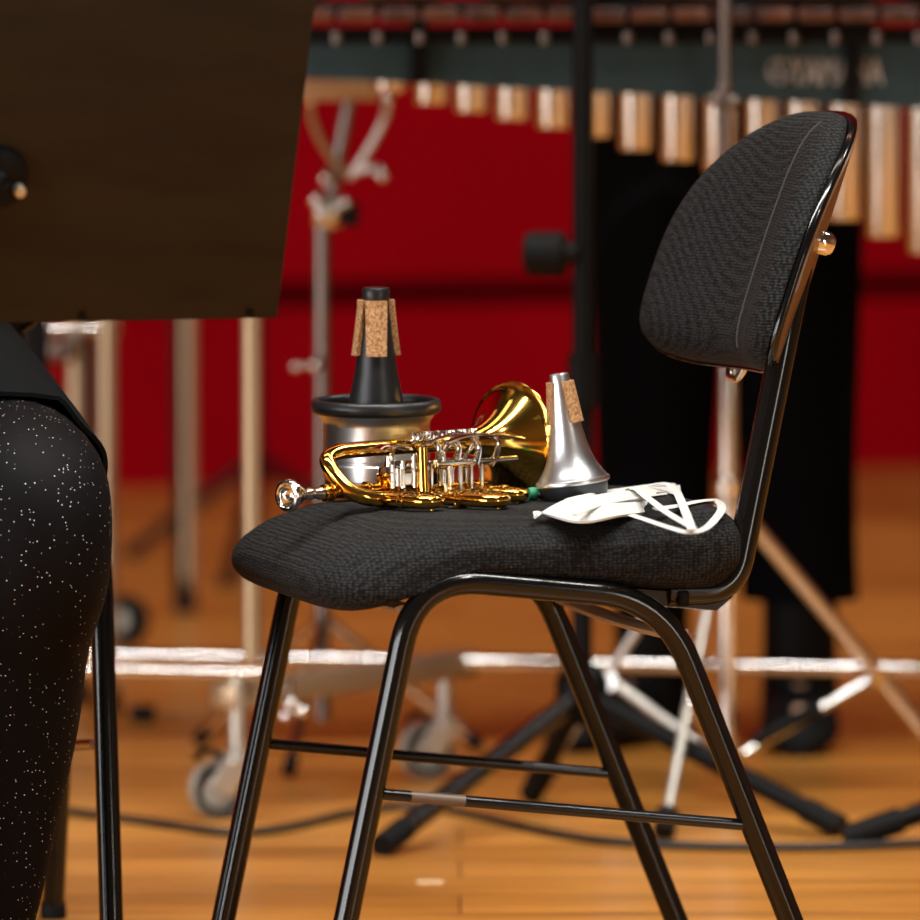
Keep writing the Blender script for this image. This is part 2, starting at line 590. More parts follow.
# mouthpiece
mp_ = MB()
ax = align((1, 0, 0), loc=tq(0, 0, .0165))
mp_.lathe([(.0, .011), (.0035, .0108), (0.0072, .008), (0.0094, .003), (0.0101, .0008), (0.0116, -.0006), (0.0138, -.0002), (0.0150, .0015), (0.0151, .0045), (.0120, .007),
           (.0110, .010), (.0090, .015), (.0062, .0195), (.0048, .022), (.0048, .026), (.0058, .0275), (.0058, .030), (.0045, .032), (.0050, .040), (.0060, .0415), (.0060, .0435), (.0048, .045), (.0052, .058), (0, .058)], ax, 36)
mp_.build('mouthpiece', 'silver', tr)
# leadpipe
MB().tube(tpath([(.05, 0, .0165), (.10, 0, .0165), (.135, 0, .017)]), .0058, 18).build('leadpipe', 'brass', tr)
for a in (.047, .054, .10):
    rr_ = MB().lathe([(.0055, 0), (.0078, .0005), (.008, .002), (.0078, .0035), (.0055, .004)], align((1, 0, 0), loc=tq(a, 0, .0165)), 24)
    rr_.build('receiver_ring', 'brass', tr)
# bell with its stem and bow
bl = MB()
bdir = V((1, .02, 0)).normalized()
prof = []
for i in range(29):
    t_ = i / 28
    r_ = .0070 + .0035 * t_ + .0415 * t_ ** 4.4
    prof.append((r_, .190 + .125 * t_))
inner = [(max(r_ - .0012, .003), z) for r_, z in prof]
rim = [(.0528, .3148), (.0537, .316), (.0528, .3172)]
bl.lathe(prof + rim + inner[::-1], align((1, 0, 0), loc=tq(0, -.02, .0520)), 64)
bl.build('bell', 'brass', tr, angle=70)
MB().tube(tpath([(.20, -.02, .0520), (.15, -.02, .0520), (.10, -.02, .0515), (.083, -.0195, .0503), (.070, -.017, .0460), (.0655, -.011, .039), (.068, -.001, .0265), (.076, .010, .0155), (.092, .0185, .0100), (.115, .022, .0090), (.14, .022, .0095)], 6),
          [.0074] * 61, 18).build('bell_bow', 'brass', tr)
# rotary valves with slides
for i, a in enumerate((.128, .162, .196)):
    vv = MB().lathe([(0, .001), (.0105, .001), (.0118, .003), (.0118, .026), (.0125, .027), (.0125, .030), (.0105, .031), (0, .031)], M.Translation(tq(a, .004, 0)), 28).build('rotary_valve', 'brass', tr)
    cp = MB().lathe([(0, .030), (.0095, .030), (.0105, .032), (.0095, .036), (.005, .037), (.004, .046), (0, .046)], M.Translation(tq(a, .004, 0)), 24).build('valve_cap', 'silver', vv)
    lk = MB()
    lk.tube([tq(a, .004, .040), tq(a + .012, .018, .038)], .0022, 8)
    lk.ball(tq(a + .012, .018, .038), .0036)
    lk.tube([tq(a + .012, .018, .038), tq(a + .020, .028, .056)], .0020, 8)
    lk.lathe([(0, 0), (.0045, 0), (.0045, .014), (.003, .015), (0, .015)], M.Translation(tq(a + .014, .024, .018)), 16)
    lk.lathe([(0, 0), (.0032, 0), (.0032, .012), (.004, .012), (.004, .016), (0, .016)], M.Translation(tq(a - .006, .022, .020)), 16)
    lk.build('linkage', 'silver', vv)
# levers: three long keys, hinge rod and rail
for i in range(3):
    b0 = .008 + .012 * i
    lv = MB()
    lv.tube(tpath([(.145 + .012 * i, b0 + .004, .058), (.18 + .01 * i, b0, .0625), (.225 + .008 * i, b0, .0615), (.258 + .006 * i, b0 + .004, .057)], 6), .003, 10, flat=(.0042, .0016), up=(0, 0, 1))
    lv.tube(tpath([(.18 + .014 * i, b0, .0615), (.184 + .014 * i, b0 + .004, .050), (.178 + .014 * i, b0 + .006, .036)], 5), .0028, 10, flat=(.0034, .0022), up=(1, 0, 0))
    lv.tube(tpath([(.212 + .014 * i, b0 - .004, .0610), (.214 + .014 * i, b0, .050), (.208 + .012 * i, b0, .034)], 5), .0026, 10, flat=(.0034, .0020), up=(1, 0, 0))
    lv.build('lever', 'silver', tr)
coil = []
for k in range(140):
    f_ = k / 139
    an = f_ * 2 * PI * 17
    coil.append(tq(.150 + .085 * f_, .012 + .0035 * math.cos(an), .0635 + .0035 * math.sin(an)))
MB().tube(coil, .0008, 6).build('lever_spring', 'silver', tr)
MB().tube([tq(.152, .040, .039), tq(.268, .030, .0385)], .0026, 12).tube([tq(.155, .034, .036), tq(.245, .026, .036)], .0016, 8).build('hinge_rail', 'silver', tr)
fr = MB()
for a, b0, c0, c1 in ((.118, .018, .018, .044), (.127, .022, .018, .043), (.139, .024, .02, .046), (.150, .026, .02, .040), (.156, .030, .016, .038), (.176, .034, .012, .038), (.190, .034, .012, .038), (.206, .032, .014, .040), (.222, .030, .014, .040)):
    fr.tube([tq(a, b0, c0), tq(a, b0, c1)], .0022, 8)
for c in (.024, .032, .0415):
    fr.tube([tq(.116, .018, c), tq(.156, .028, c)], .0015, 8)
fr.box(tq(.135, .023, .026), (.030, .003, .010), M.Rotation(-.2, 3, 'Z'))
fr.build('valve_frame', 'silver', tr)
# finger hook plate
MB().tube(tpath([(.098, .020, .0535), (.108, .020, .0575), (.122, .020, .0560), (.135, .018, .0535)], 5), .005, 10, flat=(.0085, .0018), up=(0, 0, 1)).tube(tpath([(.118, .020, .0545), (.114, .020, .047), (.116, .020, .040)], 4), .002, 8).build('finger_hook', 'silver', tr)
# upright gold tube and knuckles
MB().tube(tpath([(.144, .030, .0545), (.144, .031, .030), (.143, .033, .014)], 6), .0052, 16).build('crook', 'brass', tr)
MB().tube(tpath([(.150, -.012, .055), (.19, -.004, .054), (.225, .004, .050)], 6), .0048, 14).build('tuning_tube', 'brass', tr)
def slide(a, b0, b1, gap, c=.0088):
    s_ = MB()
    pts = [(a - gap / 2, b0, c), (a - gap / 2, b1 - gap / 2, c)]
    for k in range(1, 10):
        an = PI * k / 10
        pts.append((a - gap / 2 * math.cos(an), b1 - gap / 2 + gap / 2 * math.sin(an), c))
    pts += [(a + gap / 2, b1 - gap / 2, c), (a + gap / 2, b0, c)]
    s_.tube([tq(*p) for p in pts], .0063, 16)
    for sgn in (-1, 1):
        for bb in (b0 + .012, b0 + (b1 - b0) * .55):
            s_.lathe([(.006, 0), (.0074, .0005), (.0076, .003), (.0074, .0055), (.006, .006)], align((0, -1, 0), loc=tq(a + sgn * gap / 2, bb, c)), 18)
    s_.build('valve_slide', 'brass', tr)
    MB().lathe([(0, 0), (.0022, 0), (.0022, .004), (.0035, .0045), (.0035, .007), (0, .007)], M.Translation(tq(a, b1 - .003, c - .0085)), 12).build('water_key', 'brass', tr)
slide(.115, .004, .074, .021)
slide(.166, .018, .108, .023)
slide(.222, .006, .078, .020, .0095)
MB().tube(tpath([(.14, .02, .011), (.17, .02, .013), (.21, .012, .013), (.25, .008, .012)], 5), .0066, 16).build('main_slide', 'brass', tr)
MB().lathe([(0, 0), (.0055, 0), (.006, .002), (.006, .008), (0, .008)], align((.9, -.4, 0), loc=tq(.242, .070, .009)), 18).build('slide_stop', 'green', tr)
MB().lathe([(0, 0), (.0045, 0), (.005, .002), (.005, .012), (.003, .014), (0, .014)], align((.9, -.4, 0), loc=tq(.250, .0735, .009)), 18).build('slide_screw', 'silver', tr)
MB().tube(tpath([(.152, .052, .022), (.153, .053, .010), (.156, .056, .0022)], 5), .002, 8).tube(tpath([(.145, .062, .0016), (.165, .072, .0016), (.19, .078, .0016)], 5), .0012, 8).build('key_lever', 'silver', tr)

# ------------------------------------------------------------------ mutes
cx = (376 - 460) / 6600 * 6.12
cm = thing('cup_mute', 'silver cup mute with black rim and black corked cone pointing up', 'mute', (cx, 6.12, SZ + .001), 0)
cm.rotation_euler = (math.radians(1.8), 0, 0)
MB().lathe([(0, 0), (.044, 0), (.0475, .003), (.048, .0155)], None, 64).build('base', 'mute_black', cm)
MB().lathe([(.048, .0155), (.0493, .016), (.0496, .019), (.0496, .030), (.0487, .031), (.0487, .034), (.0497, .035), (.0497, .066), (.0505, .070), (.0545, .0755), (.0575, .079), (.056, .0795), (.048, .070), (.047, .03), (0, .028)], None, 72).build('cup', 'aluminium', cm)
rimp = []
for k in range(17):
    an = PI * 2 * k / 16
    rimp.append((.0565 + .0042 * math.cos(an), .0835 + .0068 * math.sin(an)))
MB().lathe(rimp, None, 72).build('rim', 'mute_black', cm)
MB().lathe([(.032, .029), (.0275, .078), (.0200, .115), (.0155, .150), (.0126, .177), (.0124, .179), (.0128, .1795), (.0128, .1920), (.0118, .1935), (0, .1935)], None, 48).build('cone', 'mute_black', cm)
def strip(parent, ang, prof_r, z0, z1, wid, th, name='cork_strip'):
    s_ = MB(); rings = []
    for i in range(9):
        z = z0 + (z1 - z0) * i / 8
        r_ = prof_r(z) - .0005
        ring = []
        for k in range(5):
            w = -wid / 2 + wid * k / 4
            a = ang + w / r_
            ring.append((math.cos(a) * (r_ + th), math.sin(a) * (r_ + th), z))
        for k in range(4, -1, -1):
            w = -wid / 2 + wid * k / 4
            a = ang + w / r_
            ring.append((math.cos(a) * (r_ - .0005), math.sin(a) * (r_ - .0005), z))
        rings.append(ring)
    s_.loft(rings).build(name, 'cork', parent, angle=30)
def pr(z):
    pts = [(.115, .0200), (.150, .0155), (.177, .0126), (.2, .0124)]
    for (z0, r0), (z1, r1) in zip(pts, pts[1:]):
        if z <= z1: return r0 + (r1 - r0) * (z - z0) / (z1 - z0)
    return .013
for a in (-88, 18, 190):
    strip(cm, math.radians(a), pr, .131, .182, .0155 if a != -88 else .0150, .0055)

sx_ = (576 - 460) / 6600 * 6.03
sm = thing('straight_mute', 'flared silver straight mute with two cork strips and dark base', 'mute', (sx_, 6.03, SZ + .001), 0)
sm.rotation_euler = (math.radians(1), math.radians(-7.5), math.radians(0))
MB().lathe([(0, 0), (.026, 0), (.0295, .003), (.0315, .014), (.0318, .0175), (0, .0175)], None, 56).build('base', 'grey_base', sm)
sprof = [(.0318, .0172), (.0338, .0180), (.0342, .0205), (.0335, .0220), (.0318, .0225), (.0312, .0240), (.0275, .0290), (.0235, .0360), (.0200, .0450), (.0172, .0560), (.0148, .0690), (.0128, .0820), (.0110, .0960), (.0096, .1080), (.0087, .1180), (.0082, .119), (.0072, .1188), (.0068, .108), (0, .10)]
MB().lathe(sprof, None, 56).build('body', 'aluminium', sm)
def pr2(z):
    for (r0, z0), (r1, z1) in zip(sprof[6:], sprof[7:15]):
        if z <= z1: return r0 + (r1 - r0) * (z - z0) / (z1 - z0)
    return .0087
for a in (-42, 187, 75):
    strip(sm, math.radians(a), pr2, .074, .112, .0125, .0042)

# ------------------------------------------------------------------ face mask
mo = G(610, 505, SZ)
ms = thing('face_mask', 'white folded cloth face mask with loose ear loops', 'face mask', mo, 0)
def ml(pts, z): return [G(x, y, z) for x, y in pts]
low = smooth_path(ml([(533, 512.5), (556, 518.5), (580, 521), (605, 520), (630, 515), (655, 509), (683, 502)], SZ + .0035), 4)
upp = smooth_path(ml([(534, 511.5), (556, 504), (580, 498), (605, 493), (630, 489.5), (655, 486.5), (680, 486)], SZ + .009), 4)
for i_, q_ in enumerate(upp): q_.z -= .0048 * max(0, 1 - i_ / 6)
mb = MB(mo); rows = []
for i in range(len(low)):
    row = []
    for k in range(9):
        t_ = k / 8
        q = low[i].lerp(upp[i], t_)
        f_ = i / (len(low) - 1)
        q.z += .007 * math.sin(PI * t_) * math.sin(PI * min(1, f_ * 1.05)) + .0012 * math.sin(f_ * 14 + t_ * 5)
        row.append(mb.v(q))
    rows.append(row)
for i in range(len(rows) - 1):
    for k in range(8):
        mb.bm.faces.new((rows[i][k], rows[i + 1][k], rows[i + 1][k + 1], rows[i][k + 1]))
mb.build('mask_body', 'mask', ms, solid=.002, angle=80)
# hem fold along the upper edge and the open inner layer
MB(mo).tube([q + V((0, 0, .001)) for q in upp[6:-1]], .002, 8, flat=(.0035, .0016), up=(0, 0, 1)).build('hem', 'mask', ms)
inn = smooth_path(ml([(575, 515), (600, 505), (630, 499), (665, 494)], SZ + .012), 5)
MB(mo).tube(inn, .002, 8, flat=(.003, .0012), up=(0, 0, 1)).build('fold', 'mask', ms)
def loop(pts, w=.0040):
    MB(mo).tube(smooth_path([G(x, y, SZ + z) for x, y, z in pts], 8), .002, 8, flat=(w, .0009), up=(0, -.35, 1)).build('ear_loop', 'mask', ms)
loop([(620, 491, .012), (634, 488, .016), (648, 498, .016), (668, 513, .012), (690, 526, .008), (691.5, 528, .008), (684, 508, .012), (675, 489, .016), (664, 483.5, .017), (650, 485, .014)])
loop([(632, 515, .005), (650, 521, .004), (668, 527, .004), (688, 532, .003), (704, 529, .003), (716, 518, .004), (722, 507, .006), (715, 500.5, .008), (698, 501.5, .010), (676, 506, .010), (655, 509, .009)])

# ------------------------------------------------------------------ music stand in the foreground
DB = 5.6
bc = P(278, 319, DB)                     # lower right corner of the desk
yaw = math.radians(21); tl = math.radians(20)
rgt = V((math.cos(yaw), math.sin(yaw), 0))
bn = V((math.sin(yaw), -math.cos(yaw), 0))        # towards the camera
upv = (V((0, 0, 1)) * math.cos(tl) + bn * math.sin(tl)).normalized()
bw, bh = .52, .36
nrm_ = rgt.cross(upv).normalized()
if nrm_.y > 0: nrm_ = -nrm_
disc_c = bc - rgt * (bw / 2) + upv * .135
floor_pt = V((P(-40, 300, 5.85).x, 5.86, 0))
mst = thing('music_stand', 'dark wooden music stand desk seen from behind', 'music stand', floor_pt, 0)
rot = M((rgt, -nrm_, upv)).transposed()
mb = MB(floor_pt)
ol = [(0.004, 0), (.52, 0), (.52, .36), (0, .36)]
oc = bc - rgt * bw + upv * (bh / 2) + rgt * (bw / 2) - nrm_ * .005
mb.box(oc, (bw, .010, bh), rot, .003)
mb.build('desk', 'board', mst)
mb = MB(floor_pt); mb.box(bc - rgt * bw / 2 - nrm_ * .03 + upv * .006, (bw, .05, .010), rot, .002); mb.build('ledge', 'board', mst)
for fx in (.026, .175):
    hm = MB(floor_pt).lathe([(0, .0025), (.0035, .002), (.004, 0)], align(nrm_, loc=bc - rgt * fx + upv * .006), 14)
    hm.build('screw', 'black', mst)
dc = P(-4, 176, 5.55)
# put the disc on the board surface
dd = ray(-4, 176); t_ = ((bc - V((0, 0, H))).dot(nrm_)) / dd.dot(nrm_); dc = V((0, 0, H)) + dd * t_
MB(floor_pt).lathe([(0.0, .012), (.020, .012), (.0255, .009), (.027, .004), (.027, 0)], align(nrm_, loc=dc), 40).build('tilt_plate', 'black', mst)
bq = MB(floor_pt)
dd = ray(14, 184); t_ = ((bc - V((0, 0, H))).dot(nrm_)) / dd.dot(nrm_); bqp = V((0, 0, H)) + dd * t_
bq.lathe([(0, .020), (.0045, .020), (.0055, .018), (.0055, .009), (0, .009)], align(nrm_, loc=bqp), 14)
bq.build('bolt', 'fork', mst)
pt = V((dc.x - .05, dc.y + .0, .60))
MB(floor_pt).tube(smooth_path([dc + nrm_ * .01, dc + nrm_ * .035 - V((.03, 0, .02)), V((floor_pt.x - .035, dc.y - .005, .62)), V((floor_pt.x - .03, floor_pt.y - .09, .45)), V((floor_pt.x - .01, floor_pt.y - .02, .2)), V((floor_pt.x, floor_pt.y, .02))], 6), .0105, 16).build('pole', 'black', mst)
MB(floor_pt).lathe([(0, .022), (.03, .022), (.10, .012), (.105, .006), (.105, 0), (0, 0)], M.Translation(floor_pt), 40).build('base', 'black', mst)

# ------------------------------------------------------------------ black microphone stand
hub = P(560, 693, 7.40)
mk = thing('microphone_stand', 'black tripod microphone stand with round clutch knob behind the chair', 'stand', (hub.x, hub.y, 0), 0)
hub = V((P(582, 693, 7.40).x, 7.40, P(582, 693, 7.40).z))
mk.location = (hub.x, hub.y, 0)
ho = (hub.x, hub.y, 0)
MB(ho).tube([V((hub.x, hub.y, hub.z - .03)), V((hub.x, hub.y, 1.25))], .0118, 16).build('pole', 'black', mk)
kc = P(552, 253, 7.40)
MB(ho).lathe([(0, -.030), (.020, -.030), (.024, -.026), (.024, .012), (.020, .016), (.012, .018), (.012, .030), (0, .030)], align((1, -.25, 0), loc=kc), 28).build('clutch_knob', 'rubber', mk)
MB(ho).lathe([(.012, -.03), (.017, -.03), (.017, .03), (.012, .03)], M.Translation((hub.x, hub.y, P(580, 380, 7.4).z)), 24).build('collar', 'black', mk)
hb = MB(ho)
hb.lathe([(0, 0), (.024, 0), (.030, .01), (.030, .05), (.022, .065), (.012, .07)], M.Translation((hub.x, hub.y, hub.z - .035)), 28)
hb.build('hub', 'black', mk)
for k, (fp) in enumerate((G(383, 845, .012), G(838, 826, .012), G(532, 792, .012))):
    hp = V((hub.x, hub.y, hub.z))
    dr_ = (fp - hp).normalized()
    lg = MB(ho).tube([hp + dr_ * .02, fp], .0118 if k else .0125, 16).build('leg', 'satin' if k == 0 else 'black', mk)
    e = MB(ho).tube([fp - dr_ * .045, fp + dr_ * .004], .0138, 16).build('rubber_foot', 'rubber', lg)

# second black stand whose leg comes in from the right edge
h2 = P(1040, 772, 7.15)
k2 = thing('floor_stand', 'black stand leg entering low from the right edge of the picture', 'stand', (h2.x, h2.y, 0), 0)
o2 = (h2.x, h2.y, 0)
MB(o2).tube([V((h2.x, h2.y, .02)), V((h2.x, h2.y, 1.15))], .012, 16).build('pole', 'black', k2)
MB(o2).lathe([(.012, -.03), (.03, -.03), (.03, .03), (.012, .04)], M.Translation(h2), 24).build('hub', 'black', k2)
for fp in (G(862, 833, .0165), G(1240, 800, .0165), G(1060, 730, .0165)):
    dr_ = (fp - h2).normalized()
    lg = MB(o2).tube([h2 + dr_ * .02, fp], .0118, 16).build('leg', 'black', k2)
    MB(o2).tube([fp - dr_ * .045, fp + dr_ * .02], .0150, 16).build('rubber_foot', 'rubber', lg)

# ------------------------------------------------------------------ chrome cymbal stand behind the backrest
DC = 7.55
cxp = P(728, 500, DC).x
cs = thing('cymbal_stand', 'chrome double-braced cymbal stand standing behind the chair back', 'stand', (cxp, DC, 0), 0)
oc_ = (cxp, DC, 0)
zt = P(728, 372, DC).z
MB(oc_).tube([(cxp, DC, .035), (cxp, DC, .62)], .0115, 18).build('lower_tube', 'chrome', cs)
MB(oc_).tube([(cxp - .004, DC, .60), (cxp - .006, DC, 1.25)], .0068, 14).build('upper_rod', 'steel', cs)
z1 = P(728, 487, DC).z
MB(oc_).lathe([(.011, -.010), (.0155, -.010), (.016, -.006), (.016, .008), (.013, .011), (.011, .012)], M.Translation((cxp, DC, z1)), 24).build('collar', 'chrome', cs)
MB(oc_).lathe([(.011, -.008), (.017, -.008), (.017, .006), (.011, .008)], M.Translation((cxp, DC, P(728, 340, DC).z)), 24).build('sleeve', 'chrome', cs)
zw = P(718, 100, DC).z
MB(oc_).lathe([(.006, -.012), (.010, -.012), (.011, 0), (.010, .02), (.006, .022)], M.Translation((cxp - .005, DC, zw)), 18).ball((cxp - .018, DC - .01, zw), .007).ball((cxp + .004, DC - .014, zw - .002), .008).tube([(cxp - .018, DC - .01, zw), (cxp - .004, DC - .006, zw)], .003, 8).build('wing_nut', 'steel', cs)
zu = P(728, 512, DC).z; zl = .05
MB(oc_).lathe([(.0115, -.012), (.019, -.010), (.019, .010), (.0115, .012)], M.Translation((cxp, DC, zu)), 24).build('upper_hub', 'chrome', cs)
MB(oc_).lathe([(.0, -.014), (.018, -.012), (.018, .010), (.0115, .012)], M.Translation((cxp, DC, zl)), 24).build('lower_hub', 'chrome', cs)
feet = [G(962, 776, .012), G(664, 831, .010), G(540, 782, .012)]
for fp in feet:
    T_ = V((cxp, DC, zu)); d_ = fp - T_
    hd = V((d_.x, d_.y, 0)).normalized(); sd = V((-hd.y, hd.x, 0))
    lg = MB(oc_)
    lg.tube([T_ + hd * .018, fp], .0092 if fp is feet[0] else .0056, 14)
    lg = lg.build('leg', 'chrome' if fp is feet[0] else 'fork', cs)
    jt = T_ + d_ * .62
    MB(oc_).tube([V((cxp, DC, zl)) + hd * .016, jt + V((0, 0, .0))], .006, 10).build('brace', 'chrome' if fp is feet[0] else 'fork', cs)
    bm_ = V((cxp, DC, zl)).lerp(jt, .32); bn_ = V((cxp, DC, zl)).lerp(jt, .66)
    MB(oc_).lathe([(0, 0), (.011, 0), (.0125, .004), (.011, .009), (0, .009)], align(sd if sd.y < 0 else -sd, loc=jt), 16).build('rivet', 'chrome', lg)
    MB(oc_).tube([fp - d_.normalized() * .028, fp + d_.normalized() * .002], .0125, 14).build('rubber_foot', 'rubber', lg)
MB(oc_).tube([V((cxp, DC, zl)).lerp(V((cxp, DC, zu)) + (feet[0] - V((cxp, DC, zu))) * .62, .18), V((cxp, DC, zl)).lerp(V((cxp, DC, zu)) + (feet[0] - V((cxp, DC, zu))) * .62, .62)], .0085, 12).build('brace_sleeve', 'rubber', cs)

# ------------------------------------------------------------------ marimba
DM = 7.62
xl, xr = P(5, 0, DM).x, P(1330, 0, DM).x
mo_ = ((xl + xr) / 2, DM + .2, 0)
ma = thing('marimba', 'large marimba with rosewood bars, hanging metal resonators and grey apron', 'marimba', mo_, 0)
def pz(y, D): return H - (y - 16) / F * D      # small-angle height of an image row at depth D (near the frame top)
# apron board, taller towards the low end
mb = MB(mo_)
def ap(px, yt, yb):
    a = P(px, yt, DM); b2 = P(px, yb, DM); return a, b2
A0, A1 = ap(60, 34, 66); B0, B1 = ap(1330, 34, 128)
th = V((0, .018, 0))
vs = [mb.v(q) for q in (A1, B1, B0, A0)]; vb = [mb.v(q + th) for q in (A1, B1, B0, A0)]
mb.bm.faces.new(vs); mb.bm.faces.new(vb[::-1])
for k in range(4):
    mb.bm.faces.new((vs[k], vb[k], vb[(k + 1) % 4], vs[(k + 1) % 4]))
apn = mb.build('apron', 'apron', ma, smooth=False)
for px, w_ in ((419, 18), (852, 16)):
    c0 = P(px, 18, DM - .012); c1 = P(px, 84 if px < 500 else 104, DM - .012)
    MB(mo_).box((c0 + c1) / 2, (w_ / F * DM, .016, c0.z - c1.z), None, .002).build('bracket', 'black', ma)
# lettering on the apron
cu_ = bpy.data.curves.new('txt', 'FONT'); cu_.body = 'YAMAHA'; cu_.size = .043; cu_.extrude = .0006; cu_.align_x = 'LEFT'
cu_.offset = .0009
to = bpy.data.objects.new('lettering', cu_); col.objects.link(to)
dg = bpy.context.evaluated_depsgraph_get(); dg.update()
me = bpy.data.meshes.new_from_object(to.evaluated_get(dg))
bpy.data.objects.remove(to)
mnx = min(v_.co.x for v_ in me.vertices); mxx = max(v_.co.x for v_ in me.vertices); mxy = max(v_.co.y for v_ in me.vertices)
pl_, pr_ = P(790, 84, DM - .002), P(884, 84, DM - .002)
kx = (pr_.x - pl_.x) / (mxx - mnx); ky = (26 / F * DM) / mxy
for v_ in me.vertices:
    v_.co = V(((v_.co.x - mnx) * kx + pl_.x, DM - .0015 - v_.co.z, v_.co.y * ky + pl_.z)) - V(mo_)
to = bpy.data.objects.new('lettering', me); col.objects.link(to); me.materials.clear(); me.materials.append(MT['letter']); to.parent = ma
em = MB(mo_)
ec = P(779, 71, DM - .002)
em.lathe([(.0125, -.001), (.0145, -.001), (.0145, .001), (.0125, .001), (.0125, -.001)], align((0, -1, 0), loc=ec), 28)
for an in (90, 210, 330):
    d_ = V((math.cos(math.radians(an)), 0, math.sin(math.radians(an))))
    em.tube([ec, ec + d_ * .0125], .0016, 8)
em.build('emblem', 'letter', ma)
# resonators
bott = {389: 92, 431: 104, 471: 112, 512: 120, 553: 128, 595: 137, 636: 150, 678: 161, 720: 172, 762: 185, 803: 202, 845: 220, 884: 237, 925: 253}
for px in (967, 1008, 1050): bott[px] = 253 + (px - 925) * .38
for px, yb in bott.items():
    D2 = DM + .075
    xx = P(px, 100, D2).x; zb = P(px, yb, D2).z
    MB(mo_).lathe([(.0, zb + .002), (.0195, zb), (.0205, zb + .003), (.0205, .862), (0, .862)], M.Translation((xx, D2, 0)), 28).build('resonator', 'resonator', ma)
# bars (natural row), pegs between them and the rails
k = 0
px = 68
while px < 1320:
    x0 = P(px, 0, DM).x
    ln = .30 + .12 * (px - 68) / 1250
    z = .9005
    MB(mo_).box((x0, DM - .075 + ln / 2, z), (.0405, ln, .017), None, .003).build('bar', 'bar', ma)
    MB(mo_).lathe([(0, -.005), (.005, -.005), (.006, .004), (.006, .008), (0, .009)], M.Translation((x0 + .0238, DM - .036, .873)), 12).build('peg', 'steel', ma)
    if k % 7 not in (2, 6):
        MB(mo_).box((x0 + .0239, DM + .30 + ln / 2, .928), (.0405, ln, .017), None, .003).build('bar', 'bar', ma)
    k += 1
    px += 41.4
MB(mo_).box(((xl + xr) / 2, DM - .018, .8785), (xr - xl, .030, .018), None, .002).build('bar_rail', 'black', ma)
MB(mo_).box(((xl + xr) / 2, DM + .30, .868), (xr - xl, .030, .034), None, .002).build('rear_rail', 'black', ma)
MB(mo_).box(((xl + xr) / 2, DM + .36, .909), (xr - xl, .030, .020), None, .002).build('sharp_rail', 'black', ma)
# lower chrome crossbar and end legs
ca, cb = P(25, 655, DM + .12), P(1320, 676, DM + .12)
MB(mo_).tube([ca, cb], .0085, 16).build('crossbar', 'chrome', ma)
for xx, zz in ((xl + .02, ca.z), (xr - .02, cb.z)):
    lg = MB(mo_)
    lg.box((xx, DM + .12, (.06 + .86) / 2), (.04, .03, .80), None, .004)
    lg.box((xx, DM + .14, .855), (.045, .40, .03), None, .004)
    lg.box((xx, DM + .14, .07), (.045, .46, .03), None, .004)
    lg.build('end_leg', 'black', ma)
    for yy in (DM - .06, DM + .34):
        MB(mo_).tube([(xx - .011, yy, .0285), (xx + .011, yy, .0285)], .0285, 24).build('caster', 'rubber', ma)

# ------------------------------------------------------------------ wheeled chrome frame with casters
wA = G(232, 818); wB = G(440, 778)
fo = ((wA.x + wB.x) / 2, (wA.y + wB.y) / 2, 0)
wf = thing('wheeled_frame', 'wheeled chrome instrument frame with two grey braked casters', 'frame', fo, 0)
ba = P(222, 672, wA.y); bb = P(466, 676, wB.y)
bd = (bb - ba)
rb = M((bd.normalized(), V((0, 0, 1)).cross(bd.normalized()).normalized(), V((0, 0, 1)))).transposed()
MB(fo).box((ba + bb) / 2 + V((0, 0, -.006)), (bd.length, .04, .030), M.Rotation(math.atan2(bd.y, bd.x), 3, 'Z') , .004).build('base_beam', 'tan', wf)
MB(fo).tube([ba + V((-.16, -.02, .004)), ba + V((.05, .0, -.002))], .006, 12).build('side_rod', 'chrome', wf)
pp = P(252, 660, wA.y + .02)
MB(fo).tube([V((pp.x, pp.y, pp.z)), V((pp.x, pp.y, .90))], .0110, 18).build('post', 'tan', wf)
for q, wx in ((wA, -1), (wB, 1)):
    top = (ba if wx < 0 else bb - bd * .12).z - .02
    R_ = .0325
    wdir = V((.25, -1, 0)).normalized()            # wheel axle direction, faces the camera
    c0 = V((q.x - .016, q.y, R_))
    cst = MB(fo)
    cst.lathe([(0, -.016), (.010, -.016), (.012, -.010), (.028, -.010), (.0305, -.012), (R_, -.008), (R_, .008), (.0305, .012), (.028, .010), (.012, .010), (.010, .016), (0, .016)], align(wdir, loc=c0), 40)
    cst = cst.build('caster', 'wheel', wf)
    MB(fo).lathe([(.021, -.0145), (.027, -.0145), (.027, .0145), (.021, .0145), (.021, -.0145)], align(wdir, loc=c0), 40).build('tyre_ring', 'rubber', cst)
    fk = MB(fo)
    for s in (-1, 1):
        fk.tube([c0 + wdir * .018 * s, V((q.x + .006, q.y, .066)) + wdir * .016 * s], .01, 12, flat=(.016, .002), up=tuple(wdir))
    fk.tube([V((q.x + .006, q.y, .066)), V((q.x + .006, q.y, top + .02))], .009, 14)
    fk.lathe([(0, 0), (.021, 0), (.021, .008), (0, .008)], M.Translation((q.x + .006, q.y, .064)), 24)
    fk.build('fork', 'fork', cst)
    bk = MB(fo)
    bk.tube(smooth_path([V((q.x - .010, q.y - .02, .070)), V((q.x - .028, q.y - .022, .080)), V((q.x - .040, q.y - .022, .068))], 4), .006, 10, flat=(.010, .004), up=(0, 0, 1))
    bk.build('brake_lever', 'black', cst)
for (px, py) in ((288, 702), (302, 712), (289, 722)):
    c0 = P(px, py, wA.y + .02)
MB(fo).ball(P(291, 704, wA.y + .02), .007).ball(P(302, 711, wA.y + .02), .007).ball(P(285, 716, wA.y + .02), .006).tube([P(288, 716, wA.y + .02), P(291, 680, wA.y + .03)], .004, 8).build('wing_bolt', 'chrome', wf)

